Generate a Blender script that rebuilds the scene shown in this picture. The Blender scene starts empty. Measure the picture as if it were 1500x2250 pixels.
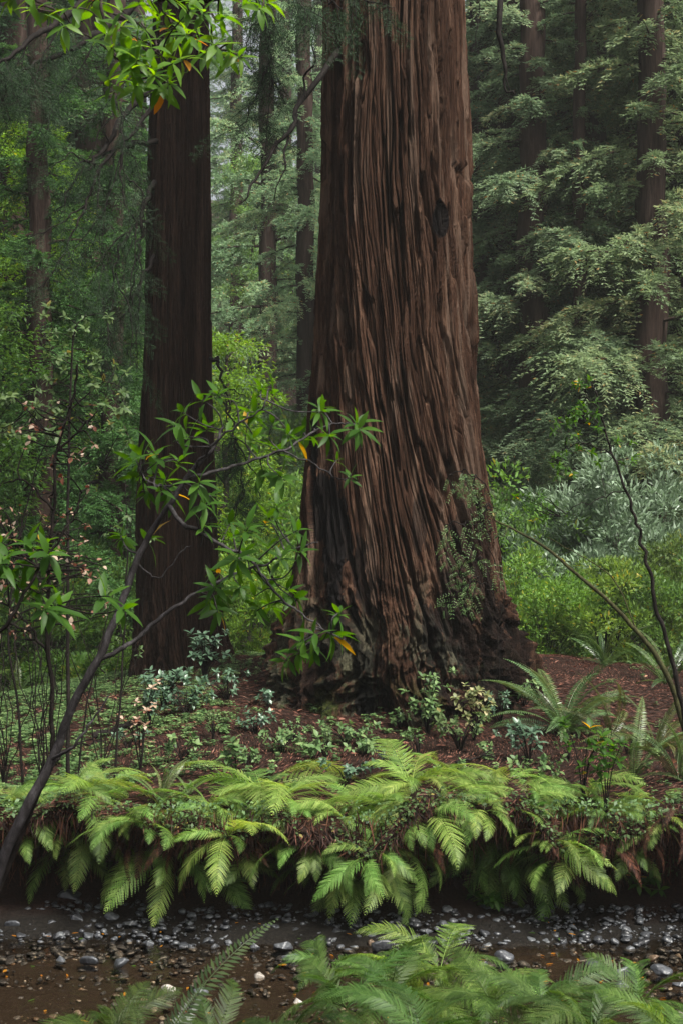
import bpy, math, random
import numpy as np
from mathutils import Vector, Matrix, Euler

# ------------------------------------------------------------------ camera, sky, sun, exposure
scene = bpy.context.scene
CAMZ = 3.2
cd = bpy.data.cameras.new('camera'); cam = bpy.data.objects.new('camera', cd)
scene.collection.objects.link(cam)
cam.location = (0, 0, CAMZ); cam.rotation_euler = (math.radians(90), 0, 0)
cd.sensor_fit = 'VERTICAL'; cd.sensor_height = 36; cd.lens = 50; cd.clip_start = 0.1; cd.clip_end = 1000
cd.dof.use_dof = True; cd.dof.focus_distance = 13.0; cd.dof.aperture_fstop = 11
scene.camera = cam
SUN_EL, SUN_AZ = 57, 136          # azimuth: clockwise from north (+Y)
w = bpy.data.worlds.new('World'); scene.world = w; w.use_nodes = True
wn = w.node_tree.nodes; wl = w.node_tree.links
sky = wn.new('ShaderNodeTexSky'); sky.sky_type = 'NISHITA'; sky.sun_disc = False
sky.sun_elevation = math.radians(SUN_EL); sky.sun_rotation = math.radians(SUN_AZ)
sky.air_density = 1.0; sky.dust_density = 6.0; sky.ozone_density = 0.6
_hs = wn.new('ShaderNodeHueSaturation'); _hs.inputs['Saturation'].default_value = .35; _hs.inputs['Value'].default_value = 1.1   # overcast: the blue is veiled by cloud
wl.new(sky.outputs[0], _hs.inputs['Color']); wl.new(_hs.outputs[0], wn['Background'].inputs[0]); wn['Background'].inputs[1].default_value = 0.07
sd = bpy.data.lights.new('sun', 'SUN'); sd.energy = 3.7; sd.angle = math.radians(14); sd.color = (1, .97, .9)
so = bpy.data.objects.new('sun', sd); scene.collection.objects.link(so)
el, az = math.radians(SUN_EL), math.radians(SUN_AZ)
sv = Vector((math.sin(az)*math.cos(el), math.cos(az)*math.cos(el), math.sin(el)))
so.rotation_euler = sv.to_track_quat('Z', 'Y').to_euler()
scene.view_settings.view_transform = 'Standard'; scene.view_settings.look = 'None'
scene.view_settings.exposure = 1.3; scene.view_settings.gamma = 1
scene.cycles.use_denoising = True
scene.cycles.max_bounces = 7; scene.cycles.diffuse_bounces = 3; scene.cycles.glossy_bounces = 2
scene.cycles.transmission_bounces = 4; scene.cycles.transparent_max_bounces = 12; scene.cycles.volume_bounces = 1
scene.cycles.caustics_reflective = False; scene.cycles.caustics_refractive = False

F = 3125.0
def at(px, py, d):
    return np.array([(px-750)*d/F, d, CAMZ-(py-1125)*d/F])
C = scene.collection
rng = np.random.default_rng(7)
R = random.Random(5)

# ------------------------------------------------------------------ noise
_p = np.random.default_rng(11).permutation(256).astype(np.int32); _p = np.concatenate([_p, _p, _p])
_g = np.random.default_rng(12).normal(size=(256, 3)).astype(np.float32); _g /= np.linalg.norm(_g, axis=1)[:, None]
def noise(x, y, z):
    x, y, z = np.broadcast_arrays(np.asarray(x, np.float32), np.asarray(y, np.float32), np.asarray(z, np.float32))
    xi = np.floor(x).astype(np.int32); yi = np.floor(y).astype(np.int32); zi = np.floor(z).astype(np.int32)
    xf = x-xi; yf = y-yi; zf = z-zi
    u = xf*xf*xf*(xf*(xf*6-15)+10); v = yf*yf*yf*(yf*(yf*6-15)+10); w_ = zf*zf*zf*(zf*(zf*6-15)+10)
    def g(a, b, c):
        h = _p[_p[_p[(xi+a) & 255]+((yi+b) & 255)]+((zi+c) & 255)]
        gg = _g[h]
        return gg[..., 0]*(xf-a)+gg[..., 1]*(yf-b)+gg[..., 2]*(zf-c)
    L = lambda a, b, t: a+(b-a)*t
    return L(L(L(g(0,0,0), g(1,0,0), u), L(g(0,1,0), g(1,1,0), u), v),
             L(L(g(0,0,1), g(1,0,1), u), L(g(0,1,1), g(1,1,1), u), v), w_)*1.6
def sst(a, b, x):
    t = np.clip((x-a)/(b-a), 0, 1); return t*t*(3-2*t)

# ------------------------------------------------------------------ mesh building
class Acc:
    """collects vertices and quads/tris; build() links them as ONE object"""
    def __init__(s): s.V = []; s.Q = []; s.T = []; s.t = []; s.n = 0
    def add(s, V, Q=None, T=None, tint=0.5):
        V = np.asarray(V, np.float32).reshape(-1, 3)
        if Q is not None and len(Q): s.Q.append(np.asarray(Q, np.int32)+s.n)
        if T is not None and len(T): s.T.append(np.asarray(T, np.int32)+s.n)
        s.V.append(V); s.t.append(np.broadcast_to(np.asarray(tint, np.float32), (len(V),))); s.n += len(V)
    def mesh(s, name, mat, smooth=False, attrs=None):
        V = np.concatenate(s.V); Q = np.concatenate(s.Q) if s.Q else np.zeros((0, 4), np.int32)
        T = np.concatenate(s.T) if s.T else np.zeros((0, 3), np.int32)
        me = bpy.data.meshes.new(name)
        me.vertices.add(len(V)); me.vertices.foreach_set('co', V.ravel())
        loops = np.concatenate([Q.ravel(), T.ravel()]).astype(np.int32)
        me.loops.add(len(loops)); me.loops.foreach_set('vertex_index', loops)
        me.polygons.add(len(Q)+len(T))
        st = np.concatenate([np.arange(len(Q))*4, len(Q)*4+np.arange(len(T))*3]).astype(np.int32)
        me.polygons.foreach_set('loop_start', st)
        if smooth: me.polygons.foreach_set('use_smooth', np.ones(len(st), bool))
        a = me.attributes.new('tint', 'FLOAT', 'POINT'); a.data.foreach_set('value', np.concatenate(s.t).astype(np.float32))
        for k, v in (attrs or {}).items():
            a = me.attributes.new(k, 'FLOAT', 'POINT'); a.data.foreach_set('value', np.asarray(v, np.float32).ravel())
        me.update(calc_edges=True); me.materials.append(mat)
        return me
    def build(s, name, mat, parent=None, smooth=False, attrs=None):
        return link(name, s.mesh(name, mat, smooth, attrs), parent)
def link(name, me, parent=None):
    o = bpy.data.objects.new(name, me); C.objects.link(o)
    if parent is not None: o.parent = parent
    return o
def tag(o, label=None, cat=None, group=None, kind=None):
    if label: o['label'] = label
    if cat: o['category'] = cat
    if group: o['group'] = group
    if kind: o['kind'] = kind
    return o
def thing(name, label, cat, loc=(0, 0, 0), rz=0, group=None, sc=1):
    o = bpy.data.objects.new(name, None); C.objects.link(o); o.empty_display_size = .1
    o.location = [float(a) for a in loc]; o.rotation_euler = (0, 0, rz); o.scale = (sc, sc, sc)
    return tag(o, label, cat, group)
def norm(a): return a/np.maximum(np.linalg.norm(a, axis=-1, keepdims=True), 1e-9)
def smooth_line(P, n):
    """Catmull-Rom through P, n samples"""
    P = np.asarray(P, float); m = len(P)
    if m == 2: P = np.array([P[0], P[0]*.5+P[1]*.5, P[1]]); m = 3
    Q = np.vstack([2*P[0]-P[1], P, 2*P[-1]-P[-2]])
    t = np.linspace(0, m-1-1e-6, n); i = t.astype(int); f = (t-i)[:, None]
    a, b, c, d = Q[i], Q[i+1], Q[i+2], Q[i+3]
    return .5*((2*b)+(c-a)*f+(2*a-5*b+4*c-d)*f*f+(3*b-a-3*c+d)*f**3)
def tube(acc, P, r0, r1, n=12, sides=6, tint=.5, wob=0, power=1.0):
    L = smooth_line(P, n)
    if wob:
        s = rng.uniform(0, 99); k = np.linspace(0, 1, n)
        L = L+np.stack([noise(k*n*.35+s, 0.3, 0), noise(k*n*.35+s, 5.3, 0), noise(k*n*.35+s, 9.3, 0)], -1)*wob*(np.minimum(1, k*6))[:, None]
    D = norm(np.gradient(L, axis=0)); up = np.array([0.12, 0.98, 0.1])
    A = norm(np.cross(D, up)); B = np.cross(A, D)
    r = r0+(r1-r0)*np.linspace(0, 1, n)**power
    ang = np.linspace(0, 2*math.pi, sides, endpoint=False)
    V = L[:, None]+r[:, None, None]*(np.cos(ang)[None, :, None]*A[:, None]+np.sin(ang)[None, :, None]*B[:, None])
    i = np.arange(n-1)[:, None]*sides; j = np.arange(sides)[None]
    q = np.stack([i+j, i+(j+1) % sides, i+sides+(j+1) % sides, i+sides+j], -1).reshape(-1, 4)
    V = V.reshape(-1, 3); acc.add(np.vstack([V, L[-1:]+D[-1:]*r1]), q, [[(n-1)*sides+a, (n-1)*sides+(a+1) % sides, n*sides] for a in range(sides)], tint)
    return L
def diamonds(acc, P, D, N, Ln, W, tint, bend=0.0):
    """flat one-quad leaflets: base, side, tip, side"""
    D = norm(D); S = norm(np.cross(D, N)); Ln = np.broadcast_to(Ln, (len(P),))[:, None]; W = np.broadcast_to(W, (len(P),))[:, None]
    Nn = np.cross(S, D)
    m = P+D*Ln*.45+Nn*Ln*bend
    V = np.stack([P, m+S*W*.5, P+D*Ln, m-S*W*.5], 1)
    q = np.arange(len(P)*4).reshape(-1, 4)
    acc.add(V, q, None, np.repeat(np.broadcast_to(tint, (len(P),)), 4))
LR_T = np.array([0, .12, .35, .62, .85, 1.0]); LR_W = np.array([.04, .5, 1, .88, .42, .0])
def leaves(acc, P, D, N, Ln, W, tint, droop=.25, fold=.25, ts=LR_T, ws=LR_W):
    """curved, folded leaves: rows across the midrib"""
    n = len(P); D = norm(D); S = norm(np.cross(D, N)); U = np.cross(S, D)
    Ln = np.broadcast_to(Ln, (n,)); W = np.broadcast_to(W, (n,)); dr = np.broadcast_to(droop, (n,))
    k = len(ts)
    c = P[:, None]+D[:, None]*(ts[None, :, None]*Ln[:, None, None])-U[:, None]*((ts**2)[None, :, None]*(Ln*dr)[:, None, None])
    sw = (ws[None]*W[:, None]*.5)[..., None]
    Lf = c+S[:, None]*sw+U[:, None]*sw*fold; Rt = c-S[:, None]*sw+U[:, None]*sw*fold
    V = np.stack([Lf, c, Rt], 2)                       # n,k,3,3
    r = np.arange(k-1)[:, None]*3; cc = np.arange(2)[None]
    q = np.stack([r+cc, r+cc+1, r+cc+4, r+cc+3], -1).reshape(-1, 4)
    Q = (np.arange(n)*k*3)[:, None, None]+q[None]
    acc.add(V, Q.reshape(-1, 4), None, np.repeat(np.broadcast_to(tint, (n,)), k*3))

# ------------------------------------------------------------------ materials
def newmat(name):
    m = bpy.data.materials.new(name); m.use_nodes = True; nt = m.node_tree; nt.nodes.clear()
    return m, nt.nodes, nt.links
def ramp(n, stops, fac=None, l=None):
    r = n.new('ShaderNodeValToRGB'); e = r.color_ramp.elements
    while len(e) < len(stops): e.new(.5)
    for a, (p, c) in zip(e, stops): a.position = p; a.color = (*c, 1)
    if fac is not None: l.new(fac, r.inputs[0])
    return r
def leafmat(name, stops, transl=.35, rough=.45, spec=.4):
    m, n, l = newmat(name)
    a = n.new('ShaderNodeAttribute'); a.attribute_name = 'tint'
    r = ramp(n, stops, a.outputs['Fac'], l)
    oi = n.new('ShaderNodeObjectInfo'); mx = n.new('ShaderNodeMix'); mx.data_type = 'RGBA'; mx.blend_type = 'MULTIPLY'
    mx.inputs[0].default_value = 1; l.new(r.outputs[0], mx.inputs[6]); l.new(oi.outputs['Color'], mx.inputs[7])
    p = n.new('ShaderNodeBsdfPrincipled'); p.inputs['Roughness'].default_value = rough; p.inputs['Specular IOR Level'].default_value = spec
    l.new(mx.outputs[2], p.inputs['Base Color'])
    t = n.new('ShaderNodeBsdfTranslucent')
    hs = n.new('ShaderNodeHueSaturation'); hs.inputs['Hue'].default_value = .485; hs.inputs['Saturation'].default_value = 1.15; hs.inputs['Value'].default_value = 1.5
    l.new(mx.outputs[2], hs.inputs['Color']); l.new(hs.outputs[0], t.inputs[0])
    ms = n.new('ShaderNodeMixShader'); ms.inputs[0].default_value = transl
    l.new(p.outputs[0], ms.inputs[1]); l.new(t.outputs[0], ms.inputs[2])
    o = n.new('ShaderNodeOutputMaterial'); l.new(ms.outputs[0], o.inputs[0])
    return m
def barkmat(name, c0, c1, c2, sx=9, sz=.55, bump=.012, char_shade=False, rough=.85):
    m, n, l = newmat(name)
    tc = n.new('ShaderNodeTexCoord'); mp = n.new('ShaderNodeMapping'); mp.inputs['Scale'].default_value = (sx, sx, sz)
    l.new(tc.outputs['Object'], mp.inputs[0])
    nz = n.new('ShaderNodeTexNoise'); nz.inputs['Scale'].default_value = 1; nz.inputs['Detail'].default_value = 6; nz.inputs['Roughness'].default_value = .65; nz.inputs['Distortion'].default_value = .3
    l.new(mp.outputs[0], nz.inputs[0])
    r = ramp(n, [(.28, c0), (.5, c1), (.72, c2)], nz.outputs[0], l)
    col = r.outputs[0]
    mp2 = n.new('ShaderNodeMapping'); mp2.inputs['Scale'].default_value = (sx*8, sx*8, sz*7); l.new(tc.outputs['Object'], mp2.inputs[0])
    n2 = n.new('ShaderNodeTexNoise'); n2.inputs['Scale'].default_value = 1; n2.inputs['Detail'].default_value = 4; n2.inputs['Roughness'].default_value = .7
    l.new(mp2.outputs[0], n2.inputs[0])
    r2 = ramp(n, [(.3, (.38, .36, .36)), (.72, (1.5, 1.48, 1.46))], n2.outputs[0], l)
    mx = n.new('ShaderNodeMix'); mx.data_type = 'RGBA'; mx.blend_type = 'MULTIPLY'; mx.inputs[0].default_value = 1
    l.new(col, mx.inputs[6]); l.new(r2.outputs[0], mx.inputs[7]); col = mx.outputs[2]
    if char_shade:
        for nm, cc in (('weathered', (.19, .13, .095)), ('lichen', (.085, .092, .062)), ('moss', (.035, .055, .012)), ('char_shade', (.0045, .0045, .005))):
            a = n.new('ShaderNodeAttribute'); a.attribute_name = nm
            mx = n.new('ShaderNodeMix'); mx.data_type = 'RGBA'; l.new(a.outputs['Fac'], mx.inputs[0])
            l.new(col, mx.inputs[6]); mx.inputs[7].default_value = (*cc, 1); col = mx.outputs[2]
    if char_shade:
        n3 = n.new('ShaderNodeTexNoise'); n3.inputs['Scale'].default_value = 26; n3.inputs['Detail'].default_value = 6; n3.inputs['Roughness'].default_value = .75; l.new(tc.outputs['Object'], n3.inputs[0])
        r3 = ramp(n, [(.35, (.35, .35, .35)), (.65, (1.5, 1.5, 1.5))], n3.outputs[0], l)
        lw = n.new('ShaderNodeAttribute'); lw.attribute_name = 'base'
        mx = n.new('ShaderNodeMix'); mx.data_type = 'RGBA'; mx.blend_type = 'MULTIPLY'; l.new(lw.outputs['Fac'], mx.inputs[0]); l.new(col, mx.inputs[6]); l.new(r3.outputs[0], mx.inputs[7]); col = mx.outputs[2]
    p = n.new('ShaderNodeBsdfPrincipled'); p.inputs['Roughness'].default_value = rough; p.inputs['Specular IOR Level'].default_value = .06
    l.new(col, p.inputs['Base Color'])
    b = n.new('ShaderNodeBump'); b.inputs['Strength'].default_value = 1; b.inputs['Distance'].default_value = bump
    l.new(n2.outputs[0], b.inputs['Height']); l.new(b.outputs[0], p.inputs['Normal'])
    if char_shade:
        b2 = n.new('ShaderNodeBump'); b2.inputs['Distance'].default_value = .05; l.new(lw.outputs['Fac'], b2.inputs['Strength']); l.new(n3.outputs[0], b2.inputs['Height'])
        l.new(b.outputs[0], b2.inputs['Normal']); l.new(b2.outputs[0], p.inputs['Normal'])
    o = n.new('ShaderNodeOutputMaterial'); l.new(p.outputs[0], o.inputs[0])
    return m

M_bark = barkmat('redwood_bark', (.011, .0052, .0032), (.056, .028, .0175), (.165, .098, .065), sx=9, sz=.5, bump=.045, char_shade=True)
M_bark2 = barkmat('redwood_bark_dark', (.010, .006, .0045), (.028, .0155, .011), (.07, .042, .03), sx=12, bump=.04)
M_barkfar = barkmat('distant_bark', (.018, .011, .009), (.04, .026, .021), (.07, .05, .043), sx=5, sz=.35)
M_twig = barkmat('twig_bark', (.018, .015, .013), (.035, .028, .024), (.07, .06, .055), sx=30, sz=8, bump=.002)
M_greystem = barkmat('grey_sapling_bark', (.018, .016, .016), (.036, .033, .034), (.085, .08, .085), sx=40, sz=12, bump=.002, rough=.6)
M_darkstem = barkmat('dark_sapling_bark', (.005, .004, .0035), (.012, .010, .009), (.028, .023, .02), sx=40, sz=12, bump=.002, rough=.7)
M_mossstem = barkmat('mossy_sapling_bark', (.016, .014, .009), (.04, .04, .018), (.07, .075, .03), sx=40, sz=12, bump=.003)
M_needle = leafmat('redwood_needles', [(0, (.045, .072, .042)), (.5, (.10, .15, .09)), (.85, (.17, .225, .14)), (1, (.22, .15, .07))], .4, .6, .15)
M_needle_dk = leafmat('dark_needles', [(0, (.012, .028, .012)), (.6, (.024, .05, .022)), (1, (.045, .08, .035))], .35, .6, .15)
M_bay = leafmat('bay_leaves', [(0, (.04, .10, .012)), (.6, (.08, .18, .02)), (.93, (.14, .25, .03)), (.96, (.42, .16, .012)), (1, (.45, .2, .02))], .6, .42, .3)
M_sap = leafmat('sapling_leaves', [(0, (.022, .062, .008)), (.6, (.042, .11, .012)), (.955, (.07, .155, .018)), (.97, (.40, .27, .02)), (1, (.42, .2, .02))], .55, .45, .25)
M_shrub = leafmat('shrub_leaves', [(0, (.03, .055, .02)), (.5, (.065, .11, .036)), (.9, (.11, .16, .06)), (1, (.22, .18, .05))], .4, .5, .25)
M_silver = leafmat('glossy_shrub_leaves', [(0, (.045, .08, .04)), (.5, (.10, .145, .085)), (1, (.20, .26, .19))], .25, .45, .45)
M_dead = leafmat('dead_leaves', [(0, (.06, .018, .01)), (.35, (.18, .07, .04)), (.6, (.34, .23, .155)), (1, (.5, .40, .31))], .3, .55, .3)
M_fern = leafmat('lady_fern_green', [(0, (.055, .12, .022)), (.5, (.15, .265, .052)), (1, (.28, .40, .11))], .45, .5, .35)
M_sword = leafmat('sword_fern_green', [(0, (.03, .055, .02)), (.5, (.05, .085, .03)), (1, (.09, .12, .05))], .25, .35, .6)
M_deadfern = leafmat('dead_fern_brown', [(0, (.010, .004, .0025)), (.6, (.04, .015, .008)), (1, (.13, .055, .03))], .2, .7, .2)
M_sorrel = leafmat('sorrel_green', [(0, (.025, .055, .018)), (.6, (.085, .155, .05)), (1, (.19, .27, .10))], .3, .5, .3)
M_litter = leafmat('litter_brown', [(0, (.012, .006, .004)), (.35, (.035, .014, .009)), (.6, (.09, .035, .022)), (.85, (.16, .065, .042)), (.97, (.21, .11, .08)), (1, (.42, .22, .14))], .1, .75, .25)
M_gloss = leafmat('glossy_bluish_leaves', [(0, (.03, .06, .035)), (.5, (.06, .115, .065)), (1, (.11, .18, .11))], .2, .35, .5)
M_stemg = leafmat('green_stem', [(0, (.09, .12, .03)), (1, (.16, .18, .06))], .1, .5, .3)

def groundmat(name):
    m, n, l = newmat(name)
    tc = n.new('ShaderNodeTexCoord')
    a = n.new('ShaderNodeTexNoise'); a.inputs['Scale'].default_value = 1.3; a.inputs['Detail'].default_value = 8; l.new(tc.outputs['Object'], a.inputs[0])
    b = n.new('ShaderNodeTexNoise'); b.inputs['Scale'].default_value = 45; b.inputs['Detail'].default_value = 5; b.inputs['Roughness'].default_value = .75; l.new(tc.outputs['Object'], b.inputs[0])
    r = ramp(n, [(.3, (.008, .005, .004)), (.5, (.022, .011, .008)), (.75, (.05, .026, .018))], b.outputs[0], l)
    r2 = ramp(n, [(.4, (1.2, 1.1, 1.05)), (.65, (.6, .65, .5))], a.outputs[0], l)
    mx = n.new('ShaderNodeMix'); mx.data_type = 'RGBA'; mx.blend_type = 'MULTIPLY'; mx.inputs[0].default_value = 1
    l.new(r.outputs[0], mx.inputs[6]); l.new(r2.outputs[0], mx.inputs[7])
    wt = n.new('ShaderNodeAttribute'); wt.attribute_name = 'wet'; rw = ramp(n, [(.35, (.004, .0035, .003)), (.55, (.012, .010, .008)), (.75, (.03, .025, .02))], b.outputs[0], l)
    mw = n.new('ShaderNodeMix'); mw.data_type = 'RGBA'; l.new(wt.outputs['Fac'], mw.inputs[0]); l.new(mx.outputs[2], mw.inputs[6]); l.new(rw.outputs[0], mw.inputs[7])
    bt = n.new('ShaderNodeAttribute'); bt.attribute_name = 'bed'; rb = ramp(n, [(.3, (.018, .013, .010)), (.55, (.042, .032, .024)), (.75, (.085, .07, .055))], b.outputs[0], l)
    mb = n.new('ShaderNodeMix'); mb.data_type = 'RGBA'; l.new(bt.outputs['Fac'], mb.inputs[0]); l.new(mw.outputs[2], mb.inputs[6]); l.new(rb.outputs[0], mb.inputs[7]); mx = mb
    p = n.new('ShaderNodeBsdfPrincipled'); p.inputs['Roughness'].default_value = .85; p.inputs['Specular IOR Level'].default_value = .12; l.new(mx.outputs[2], p.inputs['Base Color'])
    bm = n.new('ShaderNodeBump'); bm.inputs['Distance'].default_value = .03; l.new(b.outputs[0], bm.inputs['Height']); l.new(bm.outputs[0], p.inputs['Normal'])
    o = n.new('ShaderNodeOutputMaterial'); l.new(p.outputs[0], o.inputs[0]); return m
M_ground = groundmat('forest_soil')
def stonemat():
    m, n, l = newmat('wet_stone')
    a = n.new('ShaderNodeAttribute'); a.attribute_name = 'tint'
    r = ramp(n, [(0, (.018, .018, .02)), (.45, (.045, .048, .054)), (.7, (.085, .09, .095)), (.85, (.10, .065, .04)), (1, (.28, .26, .23))], a.outputs['Fac'], l)
    tc = n.new('ShaderNodeTexCoord'); b = n.new('ShaderNodeTexNoise'); b.inputs['Scale'].default_value = 30; b.inputs['Detail'].default_value = 5; l.new(tc.outputs['Object'], b.inputs[0])
    r2 = ramp(n, [(.3, (.6, .6, .6)), (.7, (1.3, 1.3, 1.3))], b.outputs[0], l)
    mx = n.new('ShaderNodeMix'); mx.data_type = 'RGBA'; mx.blend_type = 'MULTIPLY'; mx.inputs[0].default_value = 1
    l.new(r.outputs[0], mx.inputs[6]); l.new(r2.outputs[0], mx.inputs[7])
    p = n.new('ShaderNodeBsdfPrincipled'); p.inputs['Roughness'].default_value = .38; l.new(mx.outputs[2], p.inputs['Base Color'])
    bm = n.new('ShaderNodeBump'); bm.inputs['Distance'].default_value = .01; l.new(b.outputs[0], bm.inputs['Height']); l.new(bm.outputs[0], p.inputs['Normal'])
    o = n.new('ShaderNodeOutputMaterial'); l.new(p.outputs[0], o.inputs[0]); return m
M_stone = stonemat()
def watermat():
    m, n, l = newmat('creek_water')
    tc = n.new('ShaderNodeTexCoord'); mp = n.new('ShaderNodeMapping'); mp.inputs['Scale'].default_value = (1, 1.3, 1); l.new(tc.outputs['Object'], mp.inputs[0])
    b = n.new('ShaderNodeTexNoise'); b.inputs['Scale'].default_value = 6; b.inputs['Detail'].default_value = 5; b.inputs['Distortion'].default_value = .8; l.new(mp.outputs[0], b.inputs[0])
    bm = n.new('ShaderNodeBump'); bm.inputs['Distance'].default_value = .016; bm.inputs['Strength'].default_value = .8; l.new(b.outputs[0], bm.inputs['Height'])
    t = n.new('ShaderNodeBsdfTransparent'); t.inputs[0].default_value = (.80, .72, .62, 1)
    g = n.new('ShaderNodeBsdfGlossy'); g.inputs['Roughness'].default_value = .03; l.new(bm.outputs[0], g.inputs['Normal'])
    f = n.new('ShaderNodeFresnel'); f.inputs[0].default_value = 1.36; l.new(bm.outputs[0], f.inputs['Normal'])
    ms = n.new('ShaderNodeMixShader'); l.new(f.outputs[0], ms.inputs[0]); l.new(t.outputs[0], ms.inputs[1]); l.new(g.outputs[0], ms.inputs[2])
    o = n.new('ShaderNodeOutputMaterial'); l.new(ms.outputs[0], o.inputs[0]); return m
M_water = watermat()

# ------------------------------------------------------------------ terrain
PY = np.array([10.6, 12, 13.8, 15.5, 17.2, 18.2, 20.5, 22.5, 28, 40, 60, 90, 140, 220])
PZ = np.array([.96, 1.02, 1.13, 1.30, 1.42, 1.34, .85, .6, .8, 2.6, 7.5, 18, 32, 50])
BX, BY = .58, 15.0                                     # the great redwood
def G(x, y):
    x = np.asarray(x, float); y = np.asarray(y, float)
    z = np.interp(y, PY, PZ)
    m = sst(10.8, 12.5, y)*(1-sst(19, 23, y))
    z = z-m*(np.clip(-x-1.3, 0, 3.5)*.17+np.clip(x-2.6, 0, 3)*.10)
    z = z+.10*np.exp(-((x-BX)**2+(y-BY)**2)/6.0)
    z = z+(1-sst(10.6, 12.2, y))*(.28*noise(x*.9, 2.2, 0)+.22*noise(x*2.6, 6.2, 0)-.03)
    far = sst(18, 40, y)
    z = z+.05*noise(x*.7, y*.7, 1.5)+.02*noise(x*3, y*3, 4.5)+far*.8*noise(x*.12, y*.12, 9.5)
    z = z+far*np.clip(np.abs(x)-8, 0, 60)*.12
    return z
def bankoff(x): return .34*noise(np.asarray(x)*.6, 3.3, 0)+.13*noise(np.asarray(x)*2.1, 7.7, 0)-.10*np.clip(np.asarray(x)/3.5, -1, 1)
def build_ground():
    near = [(-30, 1.9), (-8, 1.7), (-2, 1.6), (1, 1.5), (3, 1.35), (5, 1.1), (5.4, .9), (5.9, .6), (6.4, .25), (6.9, .02), (7.3, -.04), (7.9, -.07)]
    bed = [(y, -.075) for y in np.arange(8.5, 10.3, .08)]
    wall = [(10.4, -.03), (10.5, 0.0), (10.6, .02), (10.75, .045), (10.9, .07), (11.0, .10), (11.2, .15), (11.42, .22), (11.48, .32), (11.45, .44), (11.36, .55), (11.2, .65), (11.02, .74), (10.84, .82), (10.70, .90), (10.62, .95), (10.62, .99)]
    prof = near+bed+wall
    ys = np.array([a for a, b in prof]); zs = np.array([b for a, b in prof])
    y2 = np.concatenate([np.arange(10.68, 20, .07), np.arange(20, 34, .3), np.geomspace(34, 240, 50)])
    xs = np.concatenate([-np.geomspace(220, 8, 40), np.arange(-7.9, 7.9, .06), np.geomspace(8, 220, 40)])
    X = np.broadcast_to(xs[None], (len(ys)+len(y2), len(xs))).copy()
    n1 = len(ys)
    Y = np.concatenate([np.broadcast_to(ys[:, None], (n1, len(xs))), np.broadcast_to(y2[:, None], (len(y2), len(xs)))]).copy()
    Z = np.empty_like(Y)
    k = (sst(9, 10.3, Y)*(1-sst(11.3, 12.3, Y)))
    Y0 = Y.copy(); Y = Y+k*bankoff(X)
    Z[:n1] = zs[:, None]
    Z[n1:] = G(X[n1:], Y0[n1:])
    lip = G(X[0], 10.6)
    s = sst(.1, 1.0, Z[:n1])*(Y0[:n1] > 10.9-.3)
    Z[:n1] += s*(lip-1.0)[None]
    creek = (Y0[:n1] > 8) & (Z[:n1] < .2)
    Z[:n1] += creek*(.05*noise(X[:n1]*1.1, Y[:n1]*2.5, 2.2)+.02*noise(X[:n1]*5, Y[:n1]*7, 8.2))
    Z[:n1] += (Y0[:n1] <= 8)*.06*noise(X[:n1]*.8, Y[:n1]*.8, 5.2)
    wl_ = (Y0[:n1] > 10.5) & (Z[:n1] > .15)
    Y[:n1] += wl_*(.10*noise(X[:n1]*2.2, Z[:n1]*3, 6.1)+.05*noise(X[:n1]*7, Z[:n1]*7, 3.1))
    nr, nc = X.shape
    a = Acc(); i = np.arange(nr-1)[:, None]*nc; j = np.arange(nc-1)[None]
    a.add(np.stack([X, Y, Z], -1), np.stack([i+j, i+j+1, i+nc+j+1, i+nc+j], -1).reshape(-1, 4))
    wet = (1-sst(10.8, 11.2, Y-.5*bankoff(X)))*(1-sst(.5, .95, Z))
    return a.build('ground', M_ground, smooth=True, attrs={'wet': wet, 'bed': (1-sst(10.25, 10.5, Y-.7*bankoff(X)))*(Z < .1)})
tag(build_ground(), kind='structure')
a = Acc(); xs = np.linspace(-40, 40, 3)
a.add([[-60, 6.0, 0], [60, 6.0, 0], [60, 11.3, 0], [-60, 11.3, 0]], [[0, 1, 2, 3]])
tag(a.build('water', M_water), kind='structure')
def bankpt(px, h, d=None):
    """point on the creek bank wall, h metres over the water"""
    d = d or 10.8; x = (px-750)*d/F
    y = np.interp(h, [0, .3, .54, .65, .75, .95], [11.0, 11.46, 11.38, 11.16, 10.98, 10.66])+float(bankoff(x))
    return np.array([x, y-.02, h+float(sst(.1, 1, h))*(float(G(x, 10.6))-1)])

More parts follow.
